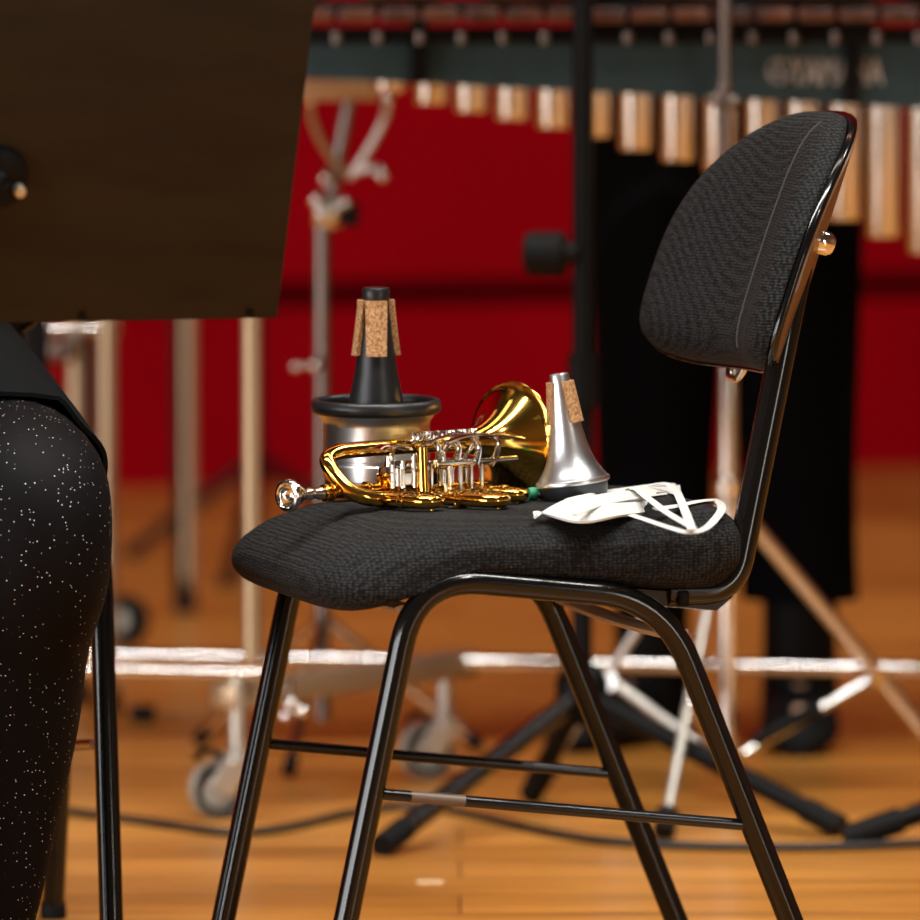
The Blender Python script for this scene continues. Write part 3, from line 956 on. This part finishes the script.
# ------------------------------------------------------------------ snare stand with basket arms
DS = 7.95
so = V((P(322, 400, DS).x, DS, 0))
ss = thing('basket_stand', 'chrome drum stand with three folded basket arms and thin pole', 'stand', so, 0)
MB(so).tube([V((so.x, DS, .05)), P(322, 225, DS)], .0098, 16).build('pole', 'steel', ss)
cl = P(328, 212, DS)
MB(so).lathe([(.008, -.018), (.016, -.018), (.019, -.01), (.019, .012), (.014, .018), (.008, .02)], align((.25, 0, 1), loc=cl), 24).ball(P(322, 213, DS - .03), .011).ball(P(345, 203, DS - .02), .008).ball(P(317, 200, DS - .02), .010).build('clamp', 'chrome', ss)
MB(so).box(P(351, 214, DS), (.020, .03, .03), None, .003).build('clamp_block', 'black', ss)
MB(so).tube([cl, P(350, 95, DS)], .0085, 14).build('upper_rod', 'steel', ss)
for pts in ([(350, 178), (325, 148), (312, 118), (310, 100)], [(350, 178), (368, 150), (384, 120), (388, 100)], [(352, 172), (376, 168), (382, 175)], [(350, 175), (332, 170), (326, 178)]):
    am = MB(so).tube(smooth_path([P(x, y, DS - .01 * i) for i, (x, y) in enumerate(pts)], 5), .0052, 12).build('basket_arm', 'tan' if pts[-1][0] < 350 else 'fork', ss)
    q = P(*pts[-1], DS - .01 * (len(pts) - 1))
    MB(so).ball(q, .008).build('glint_tip', 'chrome', am)  # chrome ball on the arm end, added for a glint
MB(so).tube([P(316, 365, DS), P(295, 365, DS - .02)], .0035, 10).ball(P(314, 365, DS - .02), .008).ball(P(296, 366, DS - .02), .007).build('wing_screw', 'chrome', ss)
for an in (20, 140, 260):
    d_ = V((math.cos(math.radians(an)), math.sin(math.radians(an)), 0))
    lg = MB(so).tube([so + d_ * .008 + V((0, 0, .17)), so + d_ * .20 + V((0, 0, .012))], .006, 12).build('leg', 'chrome', ss)
    MB(so).tube([so + d_ * .185 + V((0, 0, .024)), so + d_ * .203 + V((0, 0, .010))], .009, 12).build('rubber_foot', 'rubber', lg)
# long light wood block resting on the basket
tb = P(340, 92, DS - .02)
tag(MB(tb).box(tb + V((-.01, 0, .002)), (.115, .09, .024), None, .004).build('wood_block', 'lightwood'), 'pale brown wood block held on the basket arms of the drum stand', 'wood block')
bpy.data.objects['wood_block'].location = tb

# ------------------------------------------------------------------ rack of posts behind the seated musician
D3 = 8.6
ro = V((P(75, 400, D3).x, D3, 0))
rk = thing('percussion_rack', 'rack of three tall metal posts behind the seated musician', 'rack', ro, 0)
for px, dy in ((40, .05), (76, 0), (107, -.12)):
    x0 = P(px, 400, D3 + dy).x
    MB(ro).tube([(x0, D3 + dy, .03), (x0, D3 + dy, .92)], .0125, 16).build('post', 'tan', rk)
    MB(ro).lathe([(0, 0), (.016, 0), (.018, .006), (.017, .03), (.0125, .034)], M.Translation((x0, D3 + dy, 0)), 18).build('foot', 'rubber', rk)
MB(ro).tube([P(30, 328, D3), P(120, 328, D3)], .009, 12).build('rail', 'chrome', rk)
for px, py in ((52, 352), (64, 354), (75, 340), (4, 345), (20, 338)):
    MB(ro).ball(P(px, py, D3 - .03), .011).tube([P(px, py, D3 - .03), P(px, 328, D3)], .005, 8).build('clamp', 'steel', rk)
# lone post, its shaded left side put in as a black strip
D4 = 9.95
po = V((P(185, 610, D4).x, D4, 0))
lp = thing('tall_post', 'slim upright metal stand with its shaded side put in as a black strip and black foot', 'stand', po, 0)
MB(po).tube([(po.x + .004, D4, .03), (po.x + .004, D4, 1.2)], .0125, 16).build('tube', 'tan', lp)
MB(po).box((po.x - .010, D4 - .006, .60), (.014, .020, 1.15), None, .002).build('shade_strip', 'black', lp)
MB(po).lathe([(0, 0), (.017, 0), (.018, .01), (.014, .045), (.012, .05)], M.Translation((po.x, D4, 0)), 18).build('foot', 'rubber', lp)
for an in (60, 180, 300):
    pass
# far dark tripod
to3 = V((P(257, 470, 11.0).x, 11.0, 0))
tp = thing('tripod_stand', 'low dark tripod stand on the far floor before the red wall', 'stand', to3, 0)
MB(to3).tube([to3 + V((0, 0, .04)), to3 + V((0, 0, .62))], .009, 12).build('pole', 'black', tp)
for fp in (G(132, 552, .012), G(228, 580, .012), G(380, 545, .012)):
    lg = MB(to3).tube([to3 + V((0, 0, .165)), fp], .011, 12).build('leg', 'black', tp)
    MB(to3).ball(fp, .014).build('rubber_foot', 'rubber', lg)
# dark wheel
wq = G(124, 646)
dw = thing('trolley_wheel', 'dark trolley wheel with pale hub behind the seated leg', 'wheel', wq, 0)
MB(wq).lathe([(.016, -.014), (.034, -.014), (.037, -.010), (.037, .010), (.034, .014), (.016, .014)], align((-.5, -1, 0), loc=wq + V((0, 0, .037))), 32).build('tyre', 'rubber', dw)
MB(wq).lathe([(0, -.016), (.012, -.016), (.018, -.010), (.018, .010), (.012, .016), (0, .016)], align((-.5, -1, 0), loc=wq + V((0, 0, .037))), 28).build('hub', 'wheel', dw)
MB(wq).tube([wq + V((0, .02, .037)), wq + V((-.05, .02, .10)), wq + V((-.05, .02, .55))], .009, 12).build('fork', 'black', dw)
# plug on the floor
pq = G(143, 722)
pg = thing('power_plug', 'small black plug block with pale flat lead lying on the floor', 'plug', pq, 0)
MB(pq).box(pq + V((0, 0, .011)), (.032, .024, .022), None, .003).build('plug_body', 'black', pg)
MB(pq).tube(smooth_path([G(156, 716, .004), G(180, 712, .003), G(205, 711, .003), G(230, 704, .003)], 5), .003, 8, flat=(.006, .002), up=(0, 0, 1)).build('lead', 'lightwood', pg)
# cable
cp_ = [G(x, y, .005) for x, y in ((-40, 806), (30, 806), (75, 812), (150, 822), (230, 832), (290, 827), (345, 814), (400, 806), (450, 810), (510, 823), (570, 836), (650, 844), (760, 847), (850, 846), (920, 843), (1000, 840))]
co = V((0, 7.3, 0))
cb_ = MB(co).tube(smooth_path(cp_, 8), .005, 10).build('cable', 'cable'); cb_.location = co
tag(cb_, 'thin black cable curving across the wooden floor under the chair', 'cable')
for (px, py, w_, d_, mm, nm, lb) in ((430, 882, 26, .018, 'tape', 'floor_tape', 'pale scrap of tape on the floor between the chair legs'), (793, 849, 56, .012, 'bluetape', 'floor_tape', 'bluish strip of tape on the floor beside the cable')):
    q = G(px, py, .0008)
    o = MB(q).box(q, (w_ / F * q.y, d_ if px < 500 else .02, .0012)).build(nm, mm, smooth=False); o.location = q
    tag(o, lb, 'tape')

# ------------------------------------------------------------------ people
def hand(nd, ed, wrist_key, wpos, fdir, side, pre, curl=.35, palm=V((0, 0, -1))):
    fdir = V(fdir).normalized(); palm = V(palm).normalized()
    sdir = fdir.cross(palm).normalized() * side
    nd[pre + 'p'] = (wpos + fdir * .045, (.034, .017)); ed.append((wrist_key, pre + 'p'))
    nd[pre + 'k'] = (wpos + fdir * .085, (.036, .015)); ed.append((pre + 'p', pre + 'k'))
    for i, (off, ln) in enumerate(((-.030, .066), (-.010, .075), (.010, .070), (.029, .055))):
        base = wpos + fdir * .088 + sdir * off
        prev = pre + 'k'
        for j in range(3):
            an = curl * (j + .3)
            base = base + (fdir * math.cos(an) + palm * math.sin(an)) * (ln / 3 + .004)
            key = f'{pre}f{i}{j}'
            nd[key] = (base, .0085 - .001 * j); ed.append((prev, key)); prev = key
    base = wpos + fdir * .04 - sdir * .035; prev = pre + 'p'
    for j in range(3):
        key = f'{pre}t{j}'
        nd[key] = (base + palm * .004 * j, .0105 - .0012 * j); ed.append((prev, key)); prev = key
        base = base + fdir * .022 - sdir * .010 + palm * .006

def head_parts(t, org, hc, face, hair_long):
    """face: unit vector the head looks along"""
    f_ = V(face).normalized(); s_ = V((f_.y, -f_.x, 0)).normalized(); u_ = s_.cross(f_)
    if u_.z < 0: u_ = -u_
    for k in (-1, 1):
        ec = hc + f_ * .076 + s_ * .031 * k + u_ * .010
        ey = MB(org).ball(ec, .0105).build('eye', 'eye', t)
        MB(org).ball(ec + f_ * .0065, .0055).build('iris', 'hair', ey)
        MB(org).tube(smooth_path([ec + f_ * .010 + u_ * .018 - s_ * .016, ec + f_ * .013 + u_ * .022, ec + f_ * .010 + u_ * .018 + s_ * .016], 4), .003, 8).build('eyebrow', 'hair', t)
    MB(org).tube(smooth_path([hc + f_ * .078 + s_ * -.022 - u_ * .056, hc + f_ * .088 - u_ * .055, hc + f_ * .078 + s_ * .022 - u_ * .056], 5), .0048, 10).build('mouth', 'lips', t)
    hm_ = MB(org)
    rt = M((s_, f_, u_)).transposed()
    hm_.ball(hc - f_ * .022 + u_ * .040, .104, (.90, .98, .92), rt, 28, 18)
    hm_.ball(hc - f_ * .050 - u_ * .010, .088, (.98, .70, 1.05), rt, 24, 16)
    if hair_long:
        hm_.ball(hc - f_ * .070 - u_ * .10, .080, (1.0, .55, 1.4), rt, 20, 14)
    hm_.build('hair', 'hair', t)

def head_nodes(nd, ed, neck, hc, face):
    f_ = V(face).normalized(); s_ = V((f_.y, -f_.x, 0)).normalized()
    nd['neck2'] = (hc - V((0, 0, .120)) - f_ * .012, .056); ed.append((neck, 'neck2'))
    nd['jaw'] = (hc - V((0, 0, .055)) + f_ * .014, .068); ed.append(('neck2', 'jaw'))
    nd['skull'] = (hc + V((0, 0, .025)), .088); ed.append(('jaw', 'skull'))
    nd['crown'] = (hc + V((0, 0, .075)), .06); ed.append(('skull', 'crown'))
    nd['nose'] = (hc + f_ * .098 - V((0, 0, .020)), .009); ed.append(('skull', 'nose'))
    for k in (-1, 1):
        nd[f'ear{k}'] = (hc + s_ * .083 * k - V((0, 0, .012)), .014); ed.append(('skull', f'ear{k}'))

# --- seated musician at the left edge (knee and skirt in view)
fw = V((.18, -.984, 0)).normalized(); lt = V((.984, .18, 0)).normalized()
C2 = V((rx, ry, 0))
sp_ = thing('person', 'seated person in dark skirt and glittery black tights, knee at the left edge', 'person', C2, 0)
pel = C2 - fw * .10 + V((0, 0, .556)) - lt * .02
KN = P(30, 512, 5.90); AN = P(-24, 1010, 5.96)
KN2 = KN - lt * .24; AN2 = AN - lt * .22
nd, ed = {}, []
nd['pel'] = (pel, .12)
nd['belly'] = (pel + V((0, 0, .16)) - fw * .01, .115); ed.append(('pel', 'belly'))
nd['chest'] = (pel + V((0, 0, .36)) - fw * .0, .125); ed.append(('belly', 'chest'))
nd['neck'] = (pel + V((0, 0, .50)), .055); ed.append(('chest', 'neck'))
hc = pel + V((0, 0, .675)) + fw * .03
head_nodes(nd, ed, 'neck', hc, fw - V((0, 0, .15)))
for s, K, A in ((1, KN, AN), (-1, KN2, AN2)):
    hp = pel + lt * .075 * s + fw * .03
    nd[f'hip{s}'] = (hp, .082); ed.append(('pel', f'hip{s}'))
    nd[f'th{s}'] = (hp.lerp(K, .55) + V((0, 0, .005)), .078); ed.append((f'hip{s}', f'th{s}'))
    nd[f'kn{s}'] = (K, .057); ed.append((f'th{s}', f'kn{s}'))
    nd[f'cf{s}'] = (K.lerp(A, .33) - fw * .012, .050); ed.append((f'kn{s}', f'cf{s}'))
    nd[f'an{s}'] = (V((A.x, A.y, .09)), .032); ed.append((f'cf{s}', f'an{s}'))
    nd[f'ft{s}'] = (V((A.x, A.y, .045)) + fw * .06, .034); ed.append((f'an{s}', f'ft{s}'))
    nd[f'to{s}'] = (V((A.x, A.y, .03)) + fw * .15, .024); ed.append((f'ft{s}', f'to{s}'))
    sh = pel + V((0, 0, .43)) + lt * .165 * s
    nd[f'sh{s}'] = (sh, .055); ed.append(('chest', f'sh{s}'))
    el = sh + lt * .05 * s - V((0, 0, .27)) + fw * .03
    nd[f'el{s}'] = (el, .040); ed.append((f'sh{s}', f'el{s}'))
    wr = hp.lerp(K, .10) + V((0, 0, .15))
    nd[f'wr{s}'] = (wr, .027); ed.append((f'el{s}', f'wr{s}'))
    hand(nd, ed, f'wr{s}', wr, (K - hp), s, f'h{s}')
skin('body', nd, ed, 'pel', 'skin', sp_, C2)
head_parts(sp_, C2, hc, fw, True)
# tights: a sleeve over each leg, a few mm outside the skin
def ringpts(c, d, r1, r2, n=28, ph=0):
    d = V(d).normalized(); a = V((0, 0, 1)) if abs(d.z) < .8 else -fw
    x = (a - d * a.dot(d)).normalized(); y = d.cross(x)
    return [c + x * (math.cos(2 * PI * k / n) * r1) + y * (math.sin(2 * PI * k / n) * r2) for k in range(n)]
for s, K, A in ((1, KN, AN), (-1, KN2, AN2)):
    hp = pel + lt * .075 * s + fw * .03
    path = [hp.lerp(K, .35), hp.lerp(K, .6) + V((0, 0, .004)), hp.lerp(K, .85) + V((0, 0, .008)), K + fw * .004 + V((0, 0, .010)), K + fw * .012 - V((0, 0, .05)), K.lerp(A, .25) - fw * .004, K.lerp(A, .42) - fw * .012, K.lerp(A, .62) - fw * .008, K.lerp(A, .8), V((A.x, A.y, .055))]
    rad = [.084, .080, .077, .072, .070, .067, .066, .056, .045, .038]
    sp2 = smooth_path(path, 5)
    rr2 = [p.x for p in smooth_path([(r_, 0, 0) for r_ in rad], 5)]
    MB(C2).tube(sp2, rr2, 30).build('tights', 'tights', sp_)
    sh_ = MB(C2)
    rings = []
    for f_, w_, h_ in ((-.05, .024, .045), (-.02, .034, .075), (.03, .038, .078), (.09, .042, .055), (.14, .040, .042), (.18, .028, .032), (.195, .012, .022)):
        c0 = V((A.x, A.y, 0)) + fw * f_
        rings.append([c0 + lt * (math.cos(2 * PI * k / 16) * w_) + V((0, 0, h_ / 2 + .002 + math.sin(2 * PI * k / 16) * h_ / 2)) for k in range(16)])
    sh_.loft(rings).build('shoe', 'shoe', sp_)
# skirt: tube over both thighs, hem over the knees
mid = (KN + KN2) / 2
hipc = pel + fw * .0
sk = MB(C2); rings = []
n_ = 72
hr, hl = pel + lt * .075 + fw * .03, pel - lt * .075 + fw * .03
for i in range(15):
    t_ = i / 14
    f_ = -.28 + 1.14 * t_
    cr, cl_ = hr.lerp(KN, f_), hl.lerp(KN2, f_)
    c0 = (cr + cl_) / 2 + V((0, 0, .008))
    half = (cr - cl_).length / 2 * (1 if f_ > 0 else 1)
    r_ = .098 - .014 * min(1, max(0, t_ * 1.05))
    ring = []
    for k in range(n_):
        a = 2 * PI * (k + .5) / n_
        cx_, cz_ = math.cos(a), math.sin(a)
        xx = math.copysign(half, cx_) + r_ * cx_
        # ease the flat between the thighs
        xx = cx_ * r_ + half * math.copysign(min(1, abs(cx_) * 2.2), cx_)
        zz = cz_ * r_ - (.022 * t_ * math.exp(-(xx / .05) ** 2) if cz_ > 0 else 0)
        wob = .0025 * math.sin(a * 7 + t_ * 6) * t_
        back = -.035 * max(0, -cz_) * t_ + .016 * max(0, cz_) * t_
        ring.append(c0 + lt * (xx + wob) + V((0, 0, zz + wob)) + fw * back)
    rings.append(ring)
sk.loft(rings, cap=False).build('skirt', 'skirt', sp_, solid=.004, angle=80)
nd2 = {'w': (pel + V((0, 0, .06)), .135), 'b': (pel + V((0, 0, .17)), .128), 'c': (pel + V((0, 0, .36)), .14), 'n': (pel + V((0, 0, .475)), .075)}
ed2 = [('w', 'b'), ('b', 'c'), ('c', 'n')]
for s in (1, -1):
    for k in ('sh', 'el'):
        nd2[f'{k}{s}'] = (nd[f'{k}{s}'][0], nd[f'{k}{s}'][1] + .014)
    nd2[f'wr{s}'] = (nd[f'el{s}'][0].lerp(nd[f'wr{s}'][0], .85), .040)
    ed2 += [('c', f'sh{s}'), (f'sh{s}', f'el{s}'), (f'el{s}', f'wr{s}')]
skin('blouse', nd2, ed2, 'w', 'cloth', sp_, C2)

# --- percussionist standing behind the marimba
DP = 8.18
L1 = P(652, 600, DP); L2 = P(800, 600, DP)
pc = V(((L1.x + L2.x) / 2, DP, 0))
pp_ = thing('person', 'standing person in black trousers and black boots behind the marimba', 'person', pc, 0)
pel = pc + V((0, .02, .90)); f2 = V((0, -1, 0)); l2 = V((1, 0, 0))
nd, ed = {}, []
nd['pel'] = (pel, .12)
nd['belly'] = (pel + V((0, 0, .17)), .10); ed.append(('pel', 'belly'))
nd['chest'] = (pel + V((0, -.01, .38)), .135); ed.append(('belly', 'chest'))
nd['neck'] = (pel + V((0, -.01, .53)), .056); ed.append(('chest', 'neck'))
hc = pel + V((0, -.04, .705))
head_nodes(nd, ed, 'neck', hc, V((0, -1, -.25)))
foot = {-1: V((L1.x, DP, 0)), 1: V((L2.x, DP, 0))}
fdr = {-1: V((-.6, -.8, 0)).normalized(), 1: V((-.05, -1, 0)).normalized()}
for s in (-1, 1):
    hp = pel + V((.085 * s, 0, -.03)); A = foot[s]
    nd[f'hip{s}'] = (hp, .092); ed.append(('pel', f'hip{s}'))
    kn = hp.lerp(A, .52) + V((0, -.015, 0)); nd[f'kn{s}'] = (kn, .048); ed.append((f'hip{s}', f'kn{s}'))
    nd[f'an{s}'] = (A + V((0, 0, .09)), .016); ed.append((f'kn{s}', f'an{s}'))
    nd[f'ft{s}'] = (A + fdr[s] * .07 + V((0, 0, .040)), .024); ed.append((f'an{s}', f'ft{s}'))
    nd[f'to{s}'] = (A + fdr[s] * .15 + V((0, 0, .03)), .024); ed.append((f'ft{s}', f'to{s}'))
    sh = pel + V((.185 * s, -.01, .46)); nd[f'sh{s}'] = (sh, .06); ed.append(('chest', f'sh{s}'))
    el = sh + V((.06 * s, -.06, -.29)); nd[f'el{s}'] = (el, .043); ed.append((f'sh{s}', f'el{s}'))
    wr = el + V((-.07 * s, -.23, -.03)); nd[f'wr{s}'] = (wr, .029); ed.append((f'el{s}', f'wr{s}'))
    hand(nd, ed, f'wr{s}', wr, V((-.05 * s, -1, -.1)), s, f'h{s}', curl=.85)
    mh = wr + V((-.01 * s, -.085, -.024))
    ml_ = tag(MB(mh).tube([mh + V((.03 * s, .06, .03)), mh + V((-.10 * s, -.22, -.05))], .0042, 10).ball(mh + V((-.10 * s, -.22, -.05)), .016).build('mallet', 'mallet'), 'yarn mallet in the ' + ('right' if s < 0 else 'left') + ' hand of the standing percussionist', 'mallet', 'mallets')
    ml_.location = mh
skin('body', nd, ed, 'pel', 'skin', pp_, pc)
head_parts(pp_, pc, hc, V((0, -1, -.2)), False)
tw = MB(pc)
for s in (-1, 1):
    hp = pel + V((.078 * s, 0, -.03)); A = foot[s]
    rings = []
    for (z, w_, d_) in ((1.0, .115, .13), (.93, .105, .13), (.82, .098, .115), (.66, .087, .10), (.48, .078, .092), (.34, .071, .085), (.24, .070, .085), (.178, .0715, .087)):
        f_ = max(0, min(1, (.87 - z) / .70))
        c0 = hp.lerp(A, f_); c0 = V((c0.x, c0.y, z))
        rings.append([c0 + V((math.cos(2 * PI * k / 32) * w_, math.sin(2 * PI * k / 32) * d_ * (1.0 if math.sin(2 * PI * k / 32) > 0 else 1 + .06 * math.exp(-(math.cos(2 * PI * k / 32) / .12) ** 2)), 0)) for k in range(32)])
    tw.loft(rings, cap=False)
tw.build('trousers', 'cloth', pp_, solid=.003, angle=80)
for s in (-1, 1):
    A = foot[s]; d_ = fdr[s]; sd = V((-d_.y, d_.x, 0))
    MB(pc).loft([[A + V((math.cos(2 * PI * k / 24) * r_, math.sin(2 * PI * k / 24) * r_ * 1.1, z)) for k in range(24)] for z, r_ in ((.30, .052), (.20, .047), (.12, .046), (.06, .048), (.02, .048))]).build('boot_shaft', 'shoe', pp_)
    rings = []
    for f_, w_, h_ in ((-.065, .020, .05), (-.05, .036, .085), (.0, .044, .095), (.05, .047, .075), (.11, .050, .058), (.155, .044, .046), (.185, .030, .036), (.195, .012, .024)):
        c0 = A + d_ * f_
        rings.append([c0 + sd * (math.cos(2 * PI * k / 18) * w_) + V((0, 0, h_ / 2 + math.sin(2 * PI * k / 18) * h_ / 2)) for k in range(18)])
    MB(pc).loft(rings).build('shoe', 'shoe', pp_)
nd2 = {'v': (pel + V((0, 0, -.06)), .15), 'w': (pel + V((0, 0, .05)), .142), 'b': (pel + V((0, 0, .18)), .128), 'c': (pel + V((0, -.01, .38)), .15), 'n': (pel + V((0, -.01, .50)), .078)}
ed2 = [('v', 'w'), ('w', 'b'), ('b', 'c'), ('c', 'n')]
for s in (1, -1):
    for k in ('sh', 'el'):
        nd2[f'{k}{s}'] = (nd[f'{k}{s}'][0], nd[f'{k}{s}'][1] + .014)
    nd2[f'wr{s}'] = (nd[f'el{s}'][0].lerp(nd[f'wr{s}'][0], .85), .040)
    ed2 += [('c', f'sh{s}'), (f'sh{s}', f'el{s}'), (f'el{s}', f'wr{s}')]
skin('shirt', nd2, ed2, 'w', 'cloth', pp_, pc)

# ------------------------------------------------------------------ light
def area(name, loc, target, sx, sy, power, color):
    ld = bpy.data.lights.new(name, 'AREA')
    ld.shape = 'RECTANGLE'; ld.size = sx; ld.size_y = sy; ld.energy = power; ld.color = color
    o = bpy.data.objects.new(name, ld); col.objects.link(o)
    o.location = loc
    o.rotation_euler = (V(target) - V(loc)).to_track_quat('-Z', 'Y').to_euler()
    return o
area('stage_batten', (0, 4.6, 5.2), (0, 4.9, 0), 6.0, .30, 470, (1, .97, .92))
area('stage_batten', (0, 6.9, 5.4), (0, 6.7, 0), 6.0, .30, 70, (1, .90, .76))
area('stage_batten', (0, 10.2, 5.6), (0, 10.8, 0), 6.0, .30, 34, (1, .50, .34))
area('unseen_spot', (3.6, 7.85, 4.8), (0, 7.25, .1), .7, .7, 70, (1, .95, .90))  # added out of view to draw a highlight on the microphone stand leg
area('added_side_light', (-5.4, 2.6, 1.10), (0, 7.2, .9), 4.2, 1.9, 190, (.97, .98, 1))  # added low panel, gives resonators and mutes their white strip
area('added_side_light', (3.6, 1.6, 1.0), (0, 6.1, .6), .5, 1.8, 30, (1, .95, .85))  # added narrow panel for extra bright bands on the mutes
area('added_side_light', (-3.6, 1.0, .95), (0, 6.1, .6), .7, 1.7, 55, (.97, .98, 1))  # added narrow panel that puts a white band on the cup mute
area('unseen_spot', (1.8, 3.2, 4.4), (0, 6.1, .4), .25, .25, 45, (1, .96, .9))
w = bpy.data.worlds.new('hall'); sc.world = w; w.use_nodes = True
nt = w.node_tree; N = nt.nodes; L = nt.links
bg = N['Background']
tc = N.new('ShaderNodeTexCoord'); sp3 = N.new('ShaderNodeSeparateXYZ')
L.new(tc.outputs['Generated'], sp3.inputs[0])
r = N.new('ShaderNodeValToRGB')
mr = N.new('ShaderNodeMapRange'); mr.inputs['From Min'].default_value = -1; mr.inputs['From Max'].default_value = 1
L.new(sp3.outputs['Z'], mr.inputs['Value']); L.new(mr.outputs[0], r.inputs['Fac'])
e = r.color_ramp.elements
e[0].position = .45; e[0].color = (.22, .11, .05, 1)
e[1].position = .9; e[1].color = (.05, .035, .025, 1)
k = r.color_ramp.elements.new(.58); k.color = (.30, .17, .085, 1)
L.new(r.outputs[0], bg.inputs['Color'])
bg.inputs['Strength'].default_value = .45
